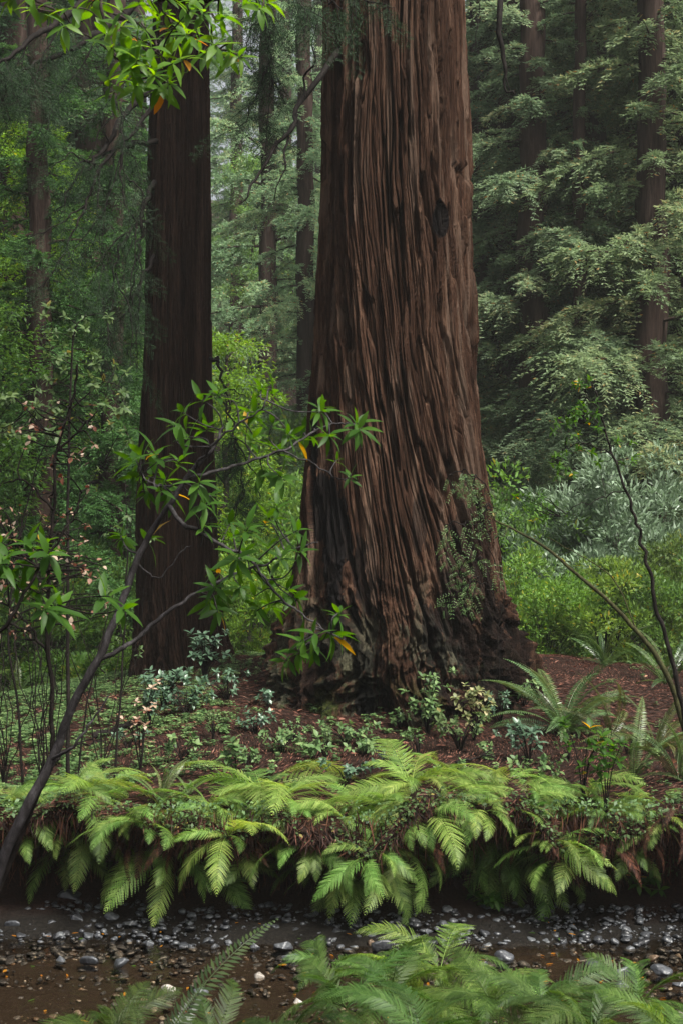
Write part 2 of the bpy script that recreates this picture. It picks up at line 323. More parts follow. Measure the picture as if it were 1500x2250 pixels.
# ------------------------------------------------------------------ great redwood trunks
def trunk_mesh(acc, cen, prof, seed, ncol, zs, ridge, depth, lean=0., lump=0., sil=None, zref=1.2):
    """prof: (z, xleft, xright) world x of both edges; sinks ridges inward. returns grid data"""
    pz = np.array([p[0] for p in prof]); pl = np.array([p[1] for p in prof]); pr = np.array([p[2] for p in prof])
    th = np.linspace(0, 2*math.pi, ncol, endpoint=False)
    Z = zs[:, None]; T = th[None]
    cx = np.interp(zs, pz, (pl+pr)/2)[:, None]; r = np.interp(zs, pz, (pr-pl)/2)[:, None]
    # smooth the profile a little
    h = Z-zref
    sh = lean*np.interp(zs, [0, 2, 3.2, 5, 6.5, 9], [0, .05, .35, .8, 1.0, 1.02])[:, None]
    tw = T+sh+.07*noise(np.cos(T)*1.4+seed, np.sin(T)*1.4, Z*.35)+.03*noise(np.cos(T)*5+seed, np.sin(T)*5, Z*1.1)
    c, s = np.cos(tw), np.sin(tw)
    low = 1-sst(.15, 1.7, h+.35*noise(np.cos(T)*2.2+seed, np.sin(T)*2.2, Z*.3))
    R0 = .95; K = int(round(2*math.pi*R0/ridge))
    rg = np.random.default_rng(int(seed*10))
    def planks(K, ln, warp, seedz):
        u = tw/(2*math.pi)*K+warp*noise(c*K*.07+seedz, s*K*.07, Z*.28/ln*2.5)+warp*.3*noise(c*K*.3+seedz, s*K*.3, Z*1.6)
        i0 = np.floor(u).astype(int); fr = u-i0; e = np.minimum(fr, 1-fr); i0 %= K
        off = rg.random(K); lv = rg.random((K, 64))
        q = Z/ln+off[i0]*7+.35*noise(c*9, s*9, Z*.9); jq = np.floor(q).astype(int); fq = q-jq
        l0 = lv[i0, jq % 64]; l1 = lv[i0, (jq+1) % 64]
        lev = l0+(l1-l0)*sst(.93, 1.0, fq)
        return lev, e, fr
    l1, e1, f1 = planks(K, 1.9*ridge/.1, 1.3, seed)
    l2, e2, f2 = planks(int(K*2.3), 1.1*ridge/.1, 1.2, seed+4)
    l3, e3, f3 = planks(int(K*5.5), .5*ridge/.1, 1.0, seed+9)
    mod = sst(-.30, .30, noise(c*2.4+seed, s*2.4+7, Z*.55)); mod2 = sst(-.3, .3, noise(c*5+seed, s*5+3, Z*.9))
    big = noise(c*1.3+seed, s*1.3, Z*.25)
    fw = .05+.10*mod
    H = (l1-.6)*depth*.75+(l2-.5)*depth*.32+(l3-.5)*depth*.12-(1-sst(.0, 1, e1/fw))*depth*(.45+.9*mod)-(1-sst(0, .16, e2))*depth*.38*(.3+mod2)-(1-sst(0, .2, e3))*depth*.10+big*depth*.7
    # each plank is slightly rounded, and frays where strips have torn away
    H = H-((f1-.5)**2)*depth*.5+noise(c*60, s*60, Z*3.5)*depth*.10
    tear = sst(.30, .42, noise(c*6+seed, s*6, Z*1.1)); H = H-tear*depth*.6
    if lump:
        x3, y3 = c*R0, s*R0; wx = .25*noise(x3*2.1+9, y3*2.1, Z*1.4); wz = .3*noise(x3*2.3, y3*2.3+4, Z*1.5)
        def rid(f, fz, o): return 1-np.abs(noise(x3*f+wx*f+o, y3*f+o, (Z+wz)*fz))
        r1 = rid(2.0, 1.0, 1.3)**3; r2 = rid(4.6, 2.4, 7.3)**3; r3 = rid(10, 5.5, 3.9)**2; r4 = noise(x3*24, y3*24, Z*9)+.8*noise(x3*52, y3*52, Z*16)+.5*np.abs(noise(x3*90, y3*90, Z*26))
        cut = (1-sst(0, .13, np.abs(noise(x3*3.4+5+wx*3, y3*3.4, (Z+wz)*1.25))))
        H = H*(1-.25*low)+low*((r1-.6)*lump*1.2+(r2-.5)*lump*.9+(r3-.5)*lump*.6+r4*lump*.28-cut*lump*.9)
    return th, cx, r, H, tw, low, h
def add_grid(acc, X, Y, Z):
    nr, nc = X.shape
    i = np.arange(nr-1)[:, None]*nc; j = np.arange(nc)[None]; j2 = (j+1) % nc
    acc.add(np.stack([X, Y, Z], -1), np.stack([i+j, i+j2, i+nc+j2, i+nc+j], -1).reshape(-1, 4))
def px_prof(d, rows):
    return [(CAMZ-(py-1125)*d/F, (l-750)*d/F, (r_-750)*d/F) for py, l, r_ in rows]
def great_redwood():
    t = thing('redwood_tree', 'huge redwood with furrowed reddish bark and charred flaring base on the mound', 'tree', (0, 0, 0))
    rows = [(-9000, 745, 905), (-3000, 730, 965), (0, 712, 1008), (250, 706, 1018), (450, 703, 1027), (700, 692, 1039), (850, 682, 1047), (1000, 670, 1063), (1100, 656, 1076), (1200, 647, 1091), (1300, 628, 1110), (1400, 606, 1134), (1470, 596, 1152), (1530, 585, 1178), (1600, 560, 1215), (1700, 520, 1260)]
    prof = sorted(px_prof(15.0, rows))
    zs = np.concatenate([np.arange(.55, 8.9, .0085), np.geomspace(9, 45, 60)])
    ac = Acc()
    th, cx, r, H, tw, low, h = trunk_mesh(ac, None, prof, 3.7, 1250, zs, .125, .11, lean=.8, lump=.16, zref=1.25)
    H = H-(1-np.clip((9-zs[:, None])/.5, 0, 1))*0
    but = (np.maximum(0, np.cos(tw*5+1.0))**1.5*.16+np.maximum(0, np.cos(tw*9+.3))*.07)*np.exp(-np.maximum(h, 0)/.45)
    # hollow between two roots at the front: th = -pi/2 faces the camera
    T = th[None]; Zg = zs[:, None]
    dth = (T-(1.5*math.pi-.17)); hollow = np.exp(-(dth/.055)**2)*(1-sst(.05, .42, h))
    front = .12*np.exp(-((T-1.5*math.pi+.28)/.28)**2)*np.exp(-np.maximum(h, 0)/.35)
    rr = r+H*(.6+.4*np.minimum(1, r/.8))+but*.8+front-hollow*.38
    X = cx+rr*np.cos(T); Y = BY+rr*np.sin(T); Z = Zg+0*T
    scar = (((750+X/Y*F-967)/14)**2+((1125-(Z-CAMZ)/Y*F-480)/38)**2 < 1)&(Y < BY); rr = rr-scar*.06
    X = cx+rr*np.cos(T); Y = BY+rr*np.sin(T)
    add_grid(ac, X, Y, Z)
    # attributes : charcoal and painted shade, lichen, moss -- patches with ragged outlines
    px = 750+X/Y*F; py = 1125-(Z-CAMZ)/Y*F; nz = noise(X*5, Y*5, Z*1.1)*1.3; nf = 1.5*noise(X*17, Y*17, Z*3)+noise(X*40, Y*40, Z*12)
    fr = (Y < BY)
    def blob(x0, y0, w_, h_, e=.9): return sst(0, .12, 1-((px-x0)/w_)**2-((py-y0)/h_)**2+e*nz+.35*min(1, e)*nf)*fr
    char_shade = np.maximum.reduce([blob(690, 1440, 60, 130, 1.6)*.75, blob(790, 1340, 50, 120, 1.6)*.8, blob(1020, 1420, 100, 130, 1.5)*.85, blob(735, 1190, 34, 130), blob(705, 1120, 26, 80), blob(738, 1320, 20, 80), blob(1120, 1440, 50, 130, 1.2)*.8, blob(967, 484, 19, 40, .1), blob(965, 448, 7, 14, .1), blob(925, 1150, 14, 60, 1.3)*.7, blob(690, 960, 10, 90), blob(1010, 1330, 55, 150, .9)*.75, blob(800, 1545, 22, 45, .2), blob(1040, 1180, 40, 90, .9)*.6])  # lower right and hollow blobs paint in shade; the others are charcoal
    char_shade = np.where(fr, char_shade, sst(.2, .4, nz)*low)
    lic = sst(.12, .30, noise(X*2.6+5, Y*2.6, Z*1.5)+.42*nf+.12)*(1-sst(.3, 1.7, h))*(1-sst(1000, 1120, px))*.85
    moss = sst(.1, .45, noise(X*3+9, Y*3, Z*3)+.3*nf)*np.exp(-np.maximum(h-.05, 0)/.25)*.8
    wth = sst(.12, .4, noise(np.cos(T)*7+2+.15*noise(X*3, Y*3, Z*.6), np.sin(T)*7, Z*.42)+.35*noise(np.cos(T)*30, np.sin(T)*30, Z*1.2))*.42
    ac.build('trunk', M_bark, t, smooth=True, attrs={'weathered': wth*(1-low), 'base': low, 'char_shade': char_shade*.93, 'lichen': lic*.8, 'moss': moss})
    # small holes get real depth: the scorched pocket is a recess
    def limb(pts, r0, r1, tw=()):
        b = Acc(); L = tube(b, [at(*p) for p in pts], r0, r1, 26, 7, wob=.05)
        for q in tw: tube(b, [at(*p) for p in q[0]], q[1], .004, 16, 5, wob=.04)
        b.build('limb', M_darkstem, t, smooth=True)
        return L
    limb([(745, 110, 14.6), (708, 165, 14.0), (660, 232, 13.8), (640, 282, 13.6), (595, 330, 13.5), (558, 408, 13.4), (525, 452, 13.3)], .035, .006,
         [([(652, 250, 13.7), (632, 305, 13.6), (622, 370, 13.5), (601, 436, 13.5)], .018), ([(672, 215, 13.8), (668, 170, 13.8), (690, 140, 13.7), (684, 90, 13.6), (700, 20, 13.5)], .014),
          ([(700, 60, 13.7), (676, 62, 13.6), (665, 66, 13.6)], .008), ([(600, 325, 13.5), (622, 290, 13.5)], .006), ([(588, 336, 13.5), (560, 345, 13.4)], .006)])
    limb([(1010, -900, 14.6), (1060, -500, 13.9), (1088, -120, 13.5), (1095, 40, 13.4), (1102, 120, 13.4), (1110, 190, 13.4), (1126, 208, 13.4)], .05, .006,
         [([(1100, 100, 13.4), (1112, 170, 13.4), (1116, 236, 13.4)], .009), ([(1092, -60, 13.4), (1103, -20, 13.4), (1101, 30, 13.4)], .007), ([(1040, -80, 13.4), (1052, 20, 13.4), (1040, 100, 13.4)], .006)])
    return t
def side_redwood():
    t = thing('redwood_tree', 'slimmer dark redwood with straight trunk at the left of the huge one', 'tree', (0, 0, 0))
    rows = [(-6000, 360, 440), (-1500, 345, 452), (0, 336, 457), (300, 328, 461), (700, 318, 464), (900, 310, 468), (1100, 301, 475), (1250, 298, 481), (1350, 297, 487), (1420, 295, 500), (1470, 290, 512), (1530, 280, 528)]
    prof = sorted(px_prof(17.5, rows))
    zs = np.concatenate([np.arange(.5, 9.7, .013), np.geomspace(9.8, 40, 50)])
    ac = Acc()
    th, cx, r, H, tw, low, h = trunk_mesh(ac, None, prof, 17.3, 620, zs, .085, .05, lean=.1, lump=.05, zref=1.15)
    but = (np.maximum(0, np.cos(tw*4+.6))**1.5*.10)*np.exp(-np.maximum(h, 0)/.4)
    rr = r+H*.75+but; T = th[None]
    X = cx+rr*np.cos(T); Y = 17.5+rr*np.sin(T); Z = zs[:, None]+0*T
    add_grid(ac, X, Y, Z)
    nf = noise(X*11, Y*11, Z*4)
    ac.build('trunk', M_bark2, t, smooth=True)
    return t
def hanging(parent, pts, r0, sprays, mat, seed, dens=1.0, twigs=(), start=.2, lsc=1.0):
    """a drooping limb (part) and the feathery sprays hanging from it (its sub-part)"""
    b = Acc(); f = Acc(); F_ = [f]; r = np.random.default_rng(seed)
    L = tube(b, [at(*p) for p in pts], r0, .005, 12+6*len(pts), 7, wob=.05)
    for q in twigs: L = np.vstack([L, tube(b, [at(*p) for p in q], .012, .003, 16, 5, wob=.04)])
    for _ in range(int(sprays*dens)):
        if lsc < 1:
            if F_[-1].n or F_[-1] is F_[0]: F_.append(Acc())
            f = F_[-1]
        k = r.integers(int(len(L)*start), len(L)); P0 = L[k]; ln = r.uniform(.2, .6)*lsc
        D = norm(np.array([r.normal(0, .55), r.normal(0, .4), r.uniform(-1.2, -.2)]))
        q = np.linspace(0, 1, 6); ax = P0+D*ln*q[:, None]+np.array([0, 0, -.25*ln])*(q**2)[:, None]
        tube(b, ax, .004, .0015, 6, 4)
        n = int(ln/.028); s_ = np.linspace(.1, 1, n); bp = P0+D*ln*s_[:, None]+np.array([0, 0, -.25*ln])*(s_**2)[:, None]
        hor = norm(np.cross(D, [r.normal(0, .3), 1, r.normal(0, .3)])); sg = np.where(np.arange(n) % 2, 1, -1)[:, None]
        td = norm(hor*sg+D*.8+r.normal(0, .25, (n, 3))); tl = (.06+.09*np.sin(np.pi*s_))*r.uniform(.6, 1.2, n)
        m = 7; u = (np.arange(m)+.5)/m; P = bp[:, None]+td[:, None]*(tl[:, None]*u)[..., None]; P[..., 2] -= tl[:, None]*.4*u**2
        sd_ = norm(np.cross(td, r.normal(0, .4, (n, 3))+[0, 1, .3]))[:, None]
        for g in (-1, 1):
            DD = (td[:, None]*.8+g*sd_+r.normal(0, .1, P.shape)).reshape(-1, 3)
            diamonds(f, P.reshape(-1, 3), DD, r.normal(0, .4, DD.shape)+[0, -.7, .6], .026*r.uniform(.8, 1.2, len(DD)), .008, np.clip(r.normal(.5, .2, len(DD)), 0, .95), .1)
    o = b.build('limb', M_darkstem, parent, smooth=True)
    for g_ in F_[1:]: g_.build('needle_spray', mat, o)
    if F_[0].n: F_[0].build('needle_spray', mat, o)
T_big = great_redwood(); T_side = side_redwood()
for k, (pts, r0, n, tw) in enumerate([
 ([(345,150,17.2),(330,188,16.9),(285,240,16.6),(235,320,16.3),(205,355,16.2),(160,410,16.1),(120,475,16)], .05, 30, [[(265,262,16.5),(270,330,16.4),(276,420,16.3),(290,490,16.3)],[(240,310,16.3),(222,250,16.2),(250,215,16.2)],[(200,360,16.2),(150,340,16),(100,390,15.9)]]),
 ([(345,310,17.2),(300,318,16.8),(255,328,16.5),(200,352,16.3),(160,362,16.2)], .035, 22, [[(270,325,16.6),(290,345,16.5),(310,350,16.5)],[(250,330,16.5),(240,420,16.4),(210,520,16.3),(180,560,16.2)]]),
 ([(340,400,17.2),(320,440,16.7),(308,520,16.6),(300,590,16.5),(284,680,16.4)], .035, 24, [[(318,450,16.7),(290,540,16.5),(260,640,16.4)],[(305,560,16.5),(310,640,16.4),(300,740,16.4)]]),
 ([(345,-60,17.2),(290,10,16.6),(215,75,16.1),(120,125,15.7),(50,155,15.4),(-30,215,15.2)], .06, 46, [[(215,75,16.1),(180,150,16),(120,220,15.8),(80,300,15.7)],[(120,125,15.7),(60,190,15.5),(0,290,15.4)]]),
 ([(345,-260,17.2),(240,-60,16.2),(130,45,15.4),(60,95,15),(0,140,14.8),(-60,200,14.7)], .06, 46, [[(130,45,15.4),(90,140,15.2),(40,240,15)],[(60,95,15),(20,180,14.9),(-10,260,14.8)]]),
 ([(340,560,17.2),(300,640,16.7),(250,740,16.5),(215,820,16.4)], .025, 26, [[(310,620,16.7),(300,700,16.6),(300,800,16.5)]]),
 ([(340,90,17.2),(300,130,16.7),(262,200,16.4),(270,300,16.2),(268,420,16.1),(300,500,16.1),(285,640,16)], .028, 16, [[(262,220,16.4),(220,300,16.2),(165,400,16)],[(270,330,16.2),(240,430,16),(190,520,15.9),(140,600,15.8)],[(272,380,16.2),(310,420,16.1),(325,520,16.1)]]),
 ([(340,230,17.2),(290,290,16.5),(220,370,16.2),(190,450,16),(150,540,15.9),(90,640,15.8)], .028, 22, [[(220,370,16.2),(215,470,16),(225,600,15.9)],[(190,450,16),(120,500,15.9),(60,520,15.8)]]),
 ([(340,480,17.2),(290,500,16.6),(260,560,16.3),(250,660,16.2),(235,760,16.1)], .022, 18, [[(280,510,16.5),(230,560,16.3),(190,650,16.2)],[(255,600,16.3),(285,690,16.2),(290,790,16.1)]]),
 ([(455,-300,17.2),(520,-120,16.6),(575,10,16.2),(592,120,16),(560,215,15.9),(520,290,15.8)], .03, 60, [[(590,100,16),(598,180,15.9),(585,270,15.8)],[(575,20,16.2),(550,80,16.1),(530,150,16)]]),
 ([(462,788,17.1),(479,794,16.9),(490,840,16.8),(500,880,16.7),(500,945,16.7)], .024, 0, [[(492,850,16.8),(520,860,16.7),(545,875,16.6)]]),
 ([(470,850,17.0),(510,930,16.6),(520,1000,16.5),(535,1080,16.4),(500,1150,16.4)], .014, 30, [[(512,960,16.6),(560,1040,16.5),(570,1100,16.5)]]),
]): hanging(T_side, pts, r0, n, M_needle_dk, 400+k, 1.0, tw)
for k, (pts, r0, n, tw) in enumerate([
 ([(760,-400,14.2),(730,-150,13.8),(720,-20,13.6),(745,20,13.5)], .03, 18, [[(725,-60,13.6),(780,-10,13.5),(830,10,13.4),(870,15,13.3)]]),
 ([(760,-500,14.2),(640,-200,13.6),(610,-40,13.4),(580,20,13.3)], .03, 34, [[(615,-50,13.4),(660,10,13.3),(700,20,13.2)]]),
]): hanging(T_big, pts, r0, n, M_needle_dk, 430+k, 1.0, tw)
t_ = thing('redwood_sapling', 'drooping bluish-green needle sprays in front of the right side of the huge trunk', 'sapling')
for k, (pts, n) in enumerate([([(1085,1625,13.6),(1100,1300,13.6),(1090,1130,13.3),(1050,1050,12.9),(1000,1035,12.9),(975,1060,12.9)], 12), ([(1088,1250,13),(1060,1160,12.9),(1000,1150,12.8),(965,1170,12.8)], 5), ([(1090,1300,13),(1060,1230,12.9),(1030,1225,12.9)], 6), ([(1090,1320,13),(1050,1270,12.9),(1030,1285,12.9)], 6), ([(1085,1140,12.9),(1070,1110,12.9),(1075,1180,12.9)], 5)]):
    hanging(t_, pts, .004, max(3, n*.6), M_sorrel, 450+k, lsc=.5, start=.55 if k == 0 else .35)
# ------------------------------------------------------------------ ferns
def frond_mesh(L, wid, e0, e1, npair, fine, mat, seed, kind='lady', curl=0.0):
    r = np.random.default_rng(seed); n = 40
    s = np.linspace(0, 1, n); e = np.radians(e0+(e1-e0)*s**1.25)
    side = curl*s**2
    D = np.stack([np.cos(e)*np.cos(side), np.cos(e)*np.sin(side), np.sin(e)], -1)
    P = np.concatenate([[[0, 0, 0]], np.cumsum(D[:-1], 0)])*L/(n-1)
    acc = Acc()
    up0 = np.array([0, 0, 1.0])
    S = norm(np.cross(D, up0+.001)); S = np.where(np.abs(D[:, 2:3]) > .99, np.array([[0., -1, 0]]), S); U = np.cross(S, D)
    # rachis
    st = Acc(); 
    if kind == 'lady':
        ss = .14+.86*np.linspace(0, 1, npair)**.93
        wf = np.sin(np.pi*np.clip((ss-.02)/.98, 0, 1)**.72)**.8; wf = np.where(ss < .3, wf*(ss/.3)**.4, wf)
    else:
        ss = .10+.9*np.linspace(0, 1, npair)
        wf = np.clip(np.minimum(1, .6+ss*1.6)*np.clip((1-ss)/.35, 0, 1)**.75, 0, 1)
    P_, D_, N_, L_, W_, t_ = [], [], [], [], [], []
    for k, q in enumerate(ss):
        b = np.array([np.interp(q, s, P[:, i]) for i in range(3)]); d = np.array([np.interp(q, s, D[:, i]) for i in range(3)]); d /= np.linalg.norm(d)
        sd_ = np.array([np.interp(q, s, S[:, i]) for i in range(3)]); u = np.array([np.interp(q, s, U[:, i]) for i in range(3)])
        for g in (-1, 1):
            pl = wid*.5*wf[k]*r.uniform(.88, 1.08)
            if pl < .006: pl = .006
            ang = math.radians((62 if kind == 'lady' else 76)-22*q+r.uniform(-4, 4))
            pd = d*math.cos(ang)+g*sd_*math.sin(ang); dr = r.uniform(.05, .3); tw = r.uniform(-.5, .5)
            un = norm(u+.35*tw*d+g*.15*sd_)
            if kind == 'sword':
                P_.append(b[None]); D_.append((pd-un*.08)[None]); N_.append(un[None]); L_.append([pl]); W_.append([L*.9/npair*.72]); t_.append([r.uniform(.2, .9)]); continue
            m = max(3, int(fine*wf[k])+2)
            a_ = np.linspace(.04, .97, m); pts = b+pd*(a_*pl)[:, None]-u*(a_**2*pl*dr)[:, None]+d*(a_**2*pl*.16)[:, None]
            pw = np.cross(pd, un); plw = L*.86/npair*.56*(1-a_)**.6*min(1, .4+wf[k])+.0015
            tv = r.uniform(.25, .95)
            for h in (-1, 1):
                P_.append(pts); D_.append(h*pw*.85+pd*.55+0*pts); N_.append(un+0*pts); L_.append(plw*r.uniform(.85, 1.1, m)); W_.append(np.full(m, pl/m*.95)); t_.append(np.clip(tv+r.uniform(-.1, .1, m), 0, 1))
            # midrib strip so that the pinna reads as one blade
            P_.append(b[None]); D_.append((pts[-1]-b)[None]); N_.append(un[None]); L_.append([pl*.98]); W_.append([.006]); t_.append([tv])
    diamonds(acc, np.concatenate(P_), np.concatenate(D_), np.concatenate(N_), np.concatenate(L_), np.concatenate(W_), np.concatenate(t_), bend=.08)
    tube(acc, P[::4], .0032+.002*L, .0008, 16, 4, tint=.75)
    return acc.mesh('frond', mat)
LADY = [frond_mesh(r_[0], r_[1]*1.12, r_[2], r_[3], 24, 13, M_fern, 100+i, curl=r_[4]) for i, r_ in enumerate([
    (.78, .27, 62, -28, .2), (.72, .25, 50, -48, -.3), (.85, .30, 40, -55, .15), (.66, .23, 72, 0, -.15), (.80, .27, 30, -75, .25), (.60, .22, 55, -35, .4), (.75, .28, 15, -70, -.2), (.7, .26, 35, -20, .1), (.85, .30, 28, -60, .3), (.8, .28, 5, -80, .1), (.9, .31, 22, -48, -.3), (.75, .27, -5, -75, -.15)])]
SWORD = [frond_mesh(r_[0], r_[1], r_[2], r_[3], 42, 0, M_sword, 200+i, 'sword', r_[4]) for i, r_ in enumerate([
    (.85, .13, 68, 0, .1), (.8, .13, 55, -20, -.2), (.9, .14, 78, 15, .1), (.75, .12, 45, -35, .2)])]
DEADF = [frond_mesh(r_[0], r_[1]*1.3, r_[2], r_[3], 22, 7, M_deadfern, 300+i, 'lady', r_[4]) for i, r_ in enumerate([
    (.6, .10, 20, -85, .3), (.5, .09, 50, -88, -.3), (.7, .12, 0, -89, .1)])]
GR = [0]
def fern(loc, label, n=10, sc=1.0, group=None, meshes=LADY, face=None, spread=180, bias=None, name='lady_fern', tint=(1, 1, 1), dead=0, seed=None):
    r = random.Random(seed if seed is not None else hash((round(loc[0], 3), round(loc[1], 3))) & 0xffff)
    t = thing(name, label, 'fern', loc, 0, group)
    a0 = -90 if face is None else face
    for k in range(n):
        az_ = a0+(((k+.5)/n)*2-1)*spread+r.uniform(-12, 12)
        m = meshes[r.choice(bias)] if bias else r.choice(meshes)
        if k < dead: m = r.choice(DEADF)
        o = link('frond', m, t); s = sc*r.uniform(.75, 1.12)
        s *= r.choice([.6, .8, 1, 1, 1.1]); o.scale = (s, s, s); o.rotation_euler = (math.radians(r.uniform(-38, 38)), math.radians(r.uniform(-22, 22)), math.radians(az_))
        v = r.uniform(.6, 1.15); o.color = (tint[0]*v*r.uniform(.85, 1.2), tint[1]*v, tint[2]*v, 1)
    return t
def gpt(px, d, dz=-.01):
    x = (px-750)*d/F
    return np.array([x, d, float(G(x, d))+dz])
GB = 'lady ferns in a row on the far bank of the creek'
bank = [  # px, y distance, fronds, size, label
 (15, 10.95, 11, 1.0, 'pale green lady fern at the left edge behind the leaning grey sapling'),
 (95, 11.15, 11, 1.0, 'lady fern on the left bank just right of the leaning sapling foot'),
 (165, 10.9, 10, .95, 'lady fern on the left bank with long open yellowish fronds'),
 (240, 11.1, 11, 1.0, 'lady fern above the bare dark gap in the left bank'),
 (330, 10.95, 10, .85, 'small lady fern mixed with sword fern fronds at left centre of the bank'),
 (405, 10.9, 6, .55, 'drooping lady fern over the brown dead roots of the bank'),
 (500, 11.1, 12, 1.0, 'bright lady fern on the bank below the slimmer redwood'),
 (575, 10.95, 12, 1.05, 'broad lady fern left of the bank centre with flat overlapping fronds'),
 (655, 10.85, 9, .85, 'low lady fern in the gap left of the biggest fern clump'),
 (735, 10.8, 13, 1.05, 'lady fern in the central clump hanging lowest towards the water'),
 (775, 11.15, 12, 1.0, 'upright lady fern with a tall frond tip against the brown litter at centre'),
 (840, 10.85, 13, 1.1, 'brightest yellow-green lady fern in the middle of the bank'),
 (905, 11.05, 12, 1.05, 'lady fern right of the brightest one under the huge redwood'),
 (975, 10.95, 11, 1.0, 'lady fern on the bank below the right root of the huge redwood'),
 (1055, 11.15, 7, .6, 'lady fern behind the row right of centre with fine fronds'),
 (1120, 10.9, 12, 1.05, 'wide pale lady fern on the right half of the bank'),
 (1215, 10.95, 12, 1.0, 'lady fern with flat pale fronds spread over the dark right bank'),
 (1290, 11.1, 10, .9, 'lady fern below the dark sword fern at right'),
 (1395, 11.0, 9, .9, 'lady fern among brown dead fronds at the right bank'),
 (1480, 11.1, 9, .95, 'lady fern at the right edge of the bank top'),
]
for i, (px, d, n, s, lb) in enumerate(bank):
    dd = d+float(bankoff((px-750)*d/F))*.7
    low_ = .16*math.sin(px/95.+.6)+.1*math.sin(px/41.)
    P_ = gpt(px, dd+[.05, .25, .15, .4][i % 4]) if i % 5 in (0, 2, 3) else bankpt(px, min(.97, [.94, .66, .88, .6, .92, .76][i % 6]-low_))
    fern(P_, lb, n+10, s*(.55+.40*((i*7) % 5)/4), GB, bias=[2, 4, 6, 4, 8, 10, 10, 11, 5, 2, 9] if i % 5 in (0, 2, 3) else [2, 4, 6, 7, 8, 10, 1, 5], spread=175, seed=40+i, tint=(1.0, 1.0, 1.0) if i % 3 else (1.15, 1.08, 1.0))
for i, (px, h, s, lb) in enumerate([(55, .7, .7, 'small lady fern between the two at the left edge of the bank'), (130, .6, .65, 'small lady fern low on the left bank under the open yellowish one'), (205, .85, .75, 'fine lady fern squeezed between two bigger ones at left'), (285, .9, .7, 'small lady fern on the lip of the left bank'),
 (455, .8, .8, 'pale lady fern spreading flat over the bank left of centre'), (535, .7, .75, 'lady fern with drooping tips left of centre'), (610, .9, .7, 'small lady fern on the lip left of the central clump'), (690, .8, .75, 'lady fern at the left flank of the central clump'), (760, .68, .8, 'lady fern in the heart of the central clump'),
 (815, .92, .75, 'lady fern topping the central clump'), (870, .78, .8, 'pale lady fern on the right flank of the central clump'), (940, .85, .8, 'lady fern right of the central clump with overlapping pale fronds'), (1020, .75, .75, 'fine lady fern between the right-hand clumps'), (1085, .85, .8, 'pale lady fern left of the big dark hanging one'), (1160, .9, .8, 'pale lady fern on the lip above the big dark hanging one'), (1250, .85, .75, 'small pale lady fern on the right bank lip'), (1330, .8, .65, 'small shaded lady fern at the right of the bank'), (1440, .9, .6, 'small lady fern among the rusty fronds at the right edge')]):
    fern(bankpt(px, h) if i % 2 else gpt(px, 10.95+float(bankoff((px-750)*11/F))*.7), lb, 16, s*.9, GB, bias=[2, 4, 6, 9, 8, 10, 8, 5], seed=300+i, spread=165, tint=(1, 1, 1) if px < 1300 else (.8, .8, .7))
GW = 'lady ferns hanging from the creek bank wall'
wallf = [
 (55, .78, 6, .8, 'lady fern hanging down the shaded left bank by the sapling'),
 (165, .74, 6, .85, 'hanging lady fern with one broad pale frond pointing down at the left gravel'),
 (345, .72, 6, .9, 'hanging lady fern with a large pale triangular frond over the left shore'),
 (500, .32, 5, .75, 'small lady fern with twin fronds dipping towards the creek'),
 (640, .8, 5, .6, 'hanging lady fern left of the central clump with yellowish fronds'),
 (735, .42, 8, .95, 'lady fern hanging low in front of the dark central hollow'),
 (810, .5, 9, 1.0, 'lady fern hanging under the brightest clump'),
 (880, .66, 7, .85, 'lady fern with a long frond hanging right of the central clump'),
 (995, .5, 5, .7, 'yellowing lady fern low on the bank right of centre'),
 (1110, .55, 9, 1.1, 'big dark green lady fern hanging down the right bank'),
 (1195, .48, 8, 1.05, 'dark lady fern with narrow fronds hanging beside the big dark one'),
 (1270, .45, 5, .7, 'thin ragged lady fern with yellow tips low on the right bank'),
 (1370, .72, 5, .8, 'arching pale lady fern frond against the dark right bank'),
]
for i, (px, h, n, s, lb) in enumerate(wallf):
    fern(bankpt(px, h), lb, n+2, s*(.72+.36*((i*5) % 4)/3), GW, face=-90+[-35, 20, 0, 40, -15][i % 5], spread=70, bias=[4, 6, 8, 9, 9, 11, 11], seed=90+i, tint=(.95, .97, .95) if i < 9 else (.75, .8, .75))
GD = 'dead brown fern skirts on the creek bank'
for i, (px, h, lb) in enumerate([(400, .85, 'dry brown fern hanging on the bank left of centre'), (430, .6, 'reddish dead fern curtain above the shore left of centre'), (300, .8, 'dead fern tuft under the left ferns'),
    (560, .8, 'dead fern tuft left of the dark hollow'), (940, .7, 'dead fern tuft right of the dark hollow'), (1180, .8, 'brown dead fern behind the hanging dark ferns'), (1320, .9, 'brown dead fern tuft on the right bank'), (1410, .85, 'rust brown dead fern curtain at the right of the bank'), (1450, .6, 'dark dead fern low at the right edge of the bank'), (1475, .95, 'reddish brown dead fern top at the right edge')]):
    fern(bankpt(px, h), lb, 7, .75, GD, meshes=DEADF, face=-90, spread=95, name='dead_fern', seed=130+i)
GS = 'sword ferns on the forest floor'
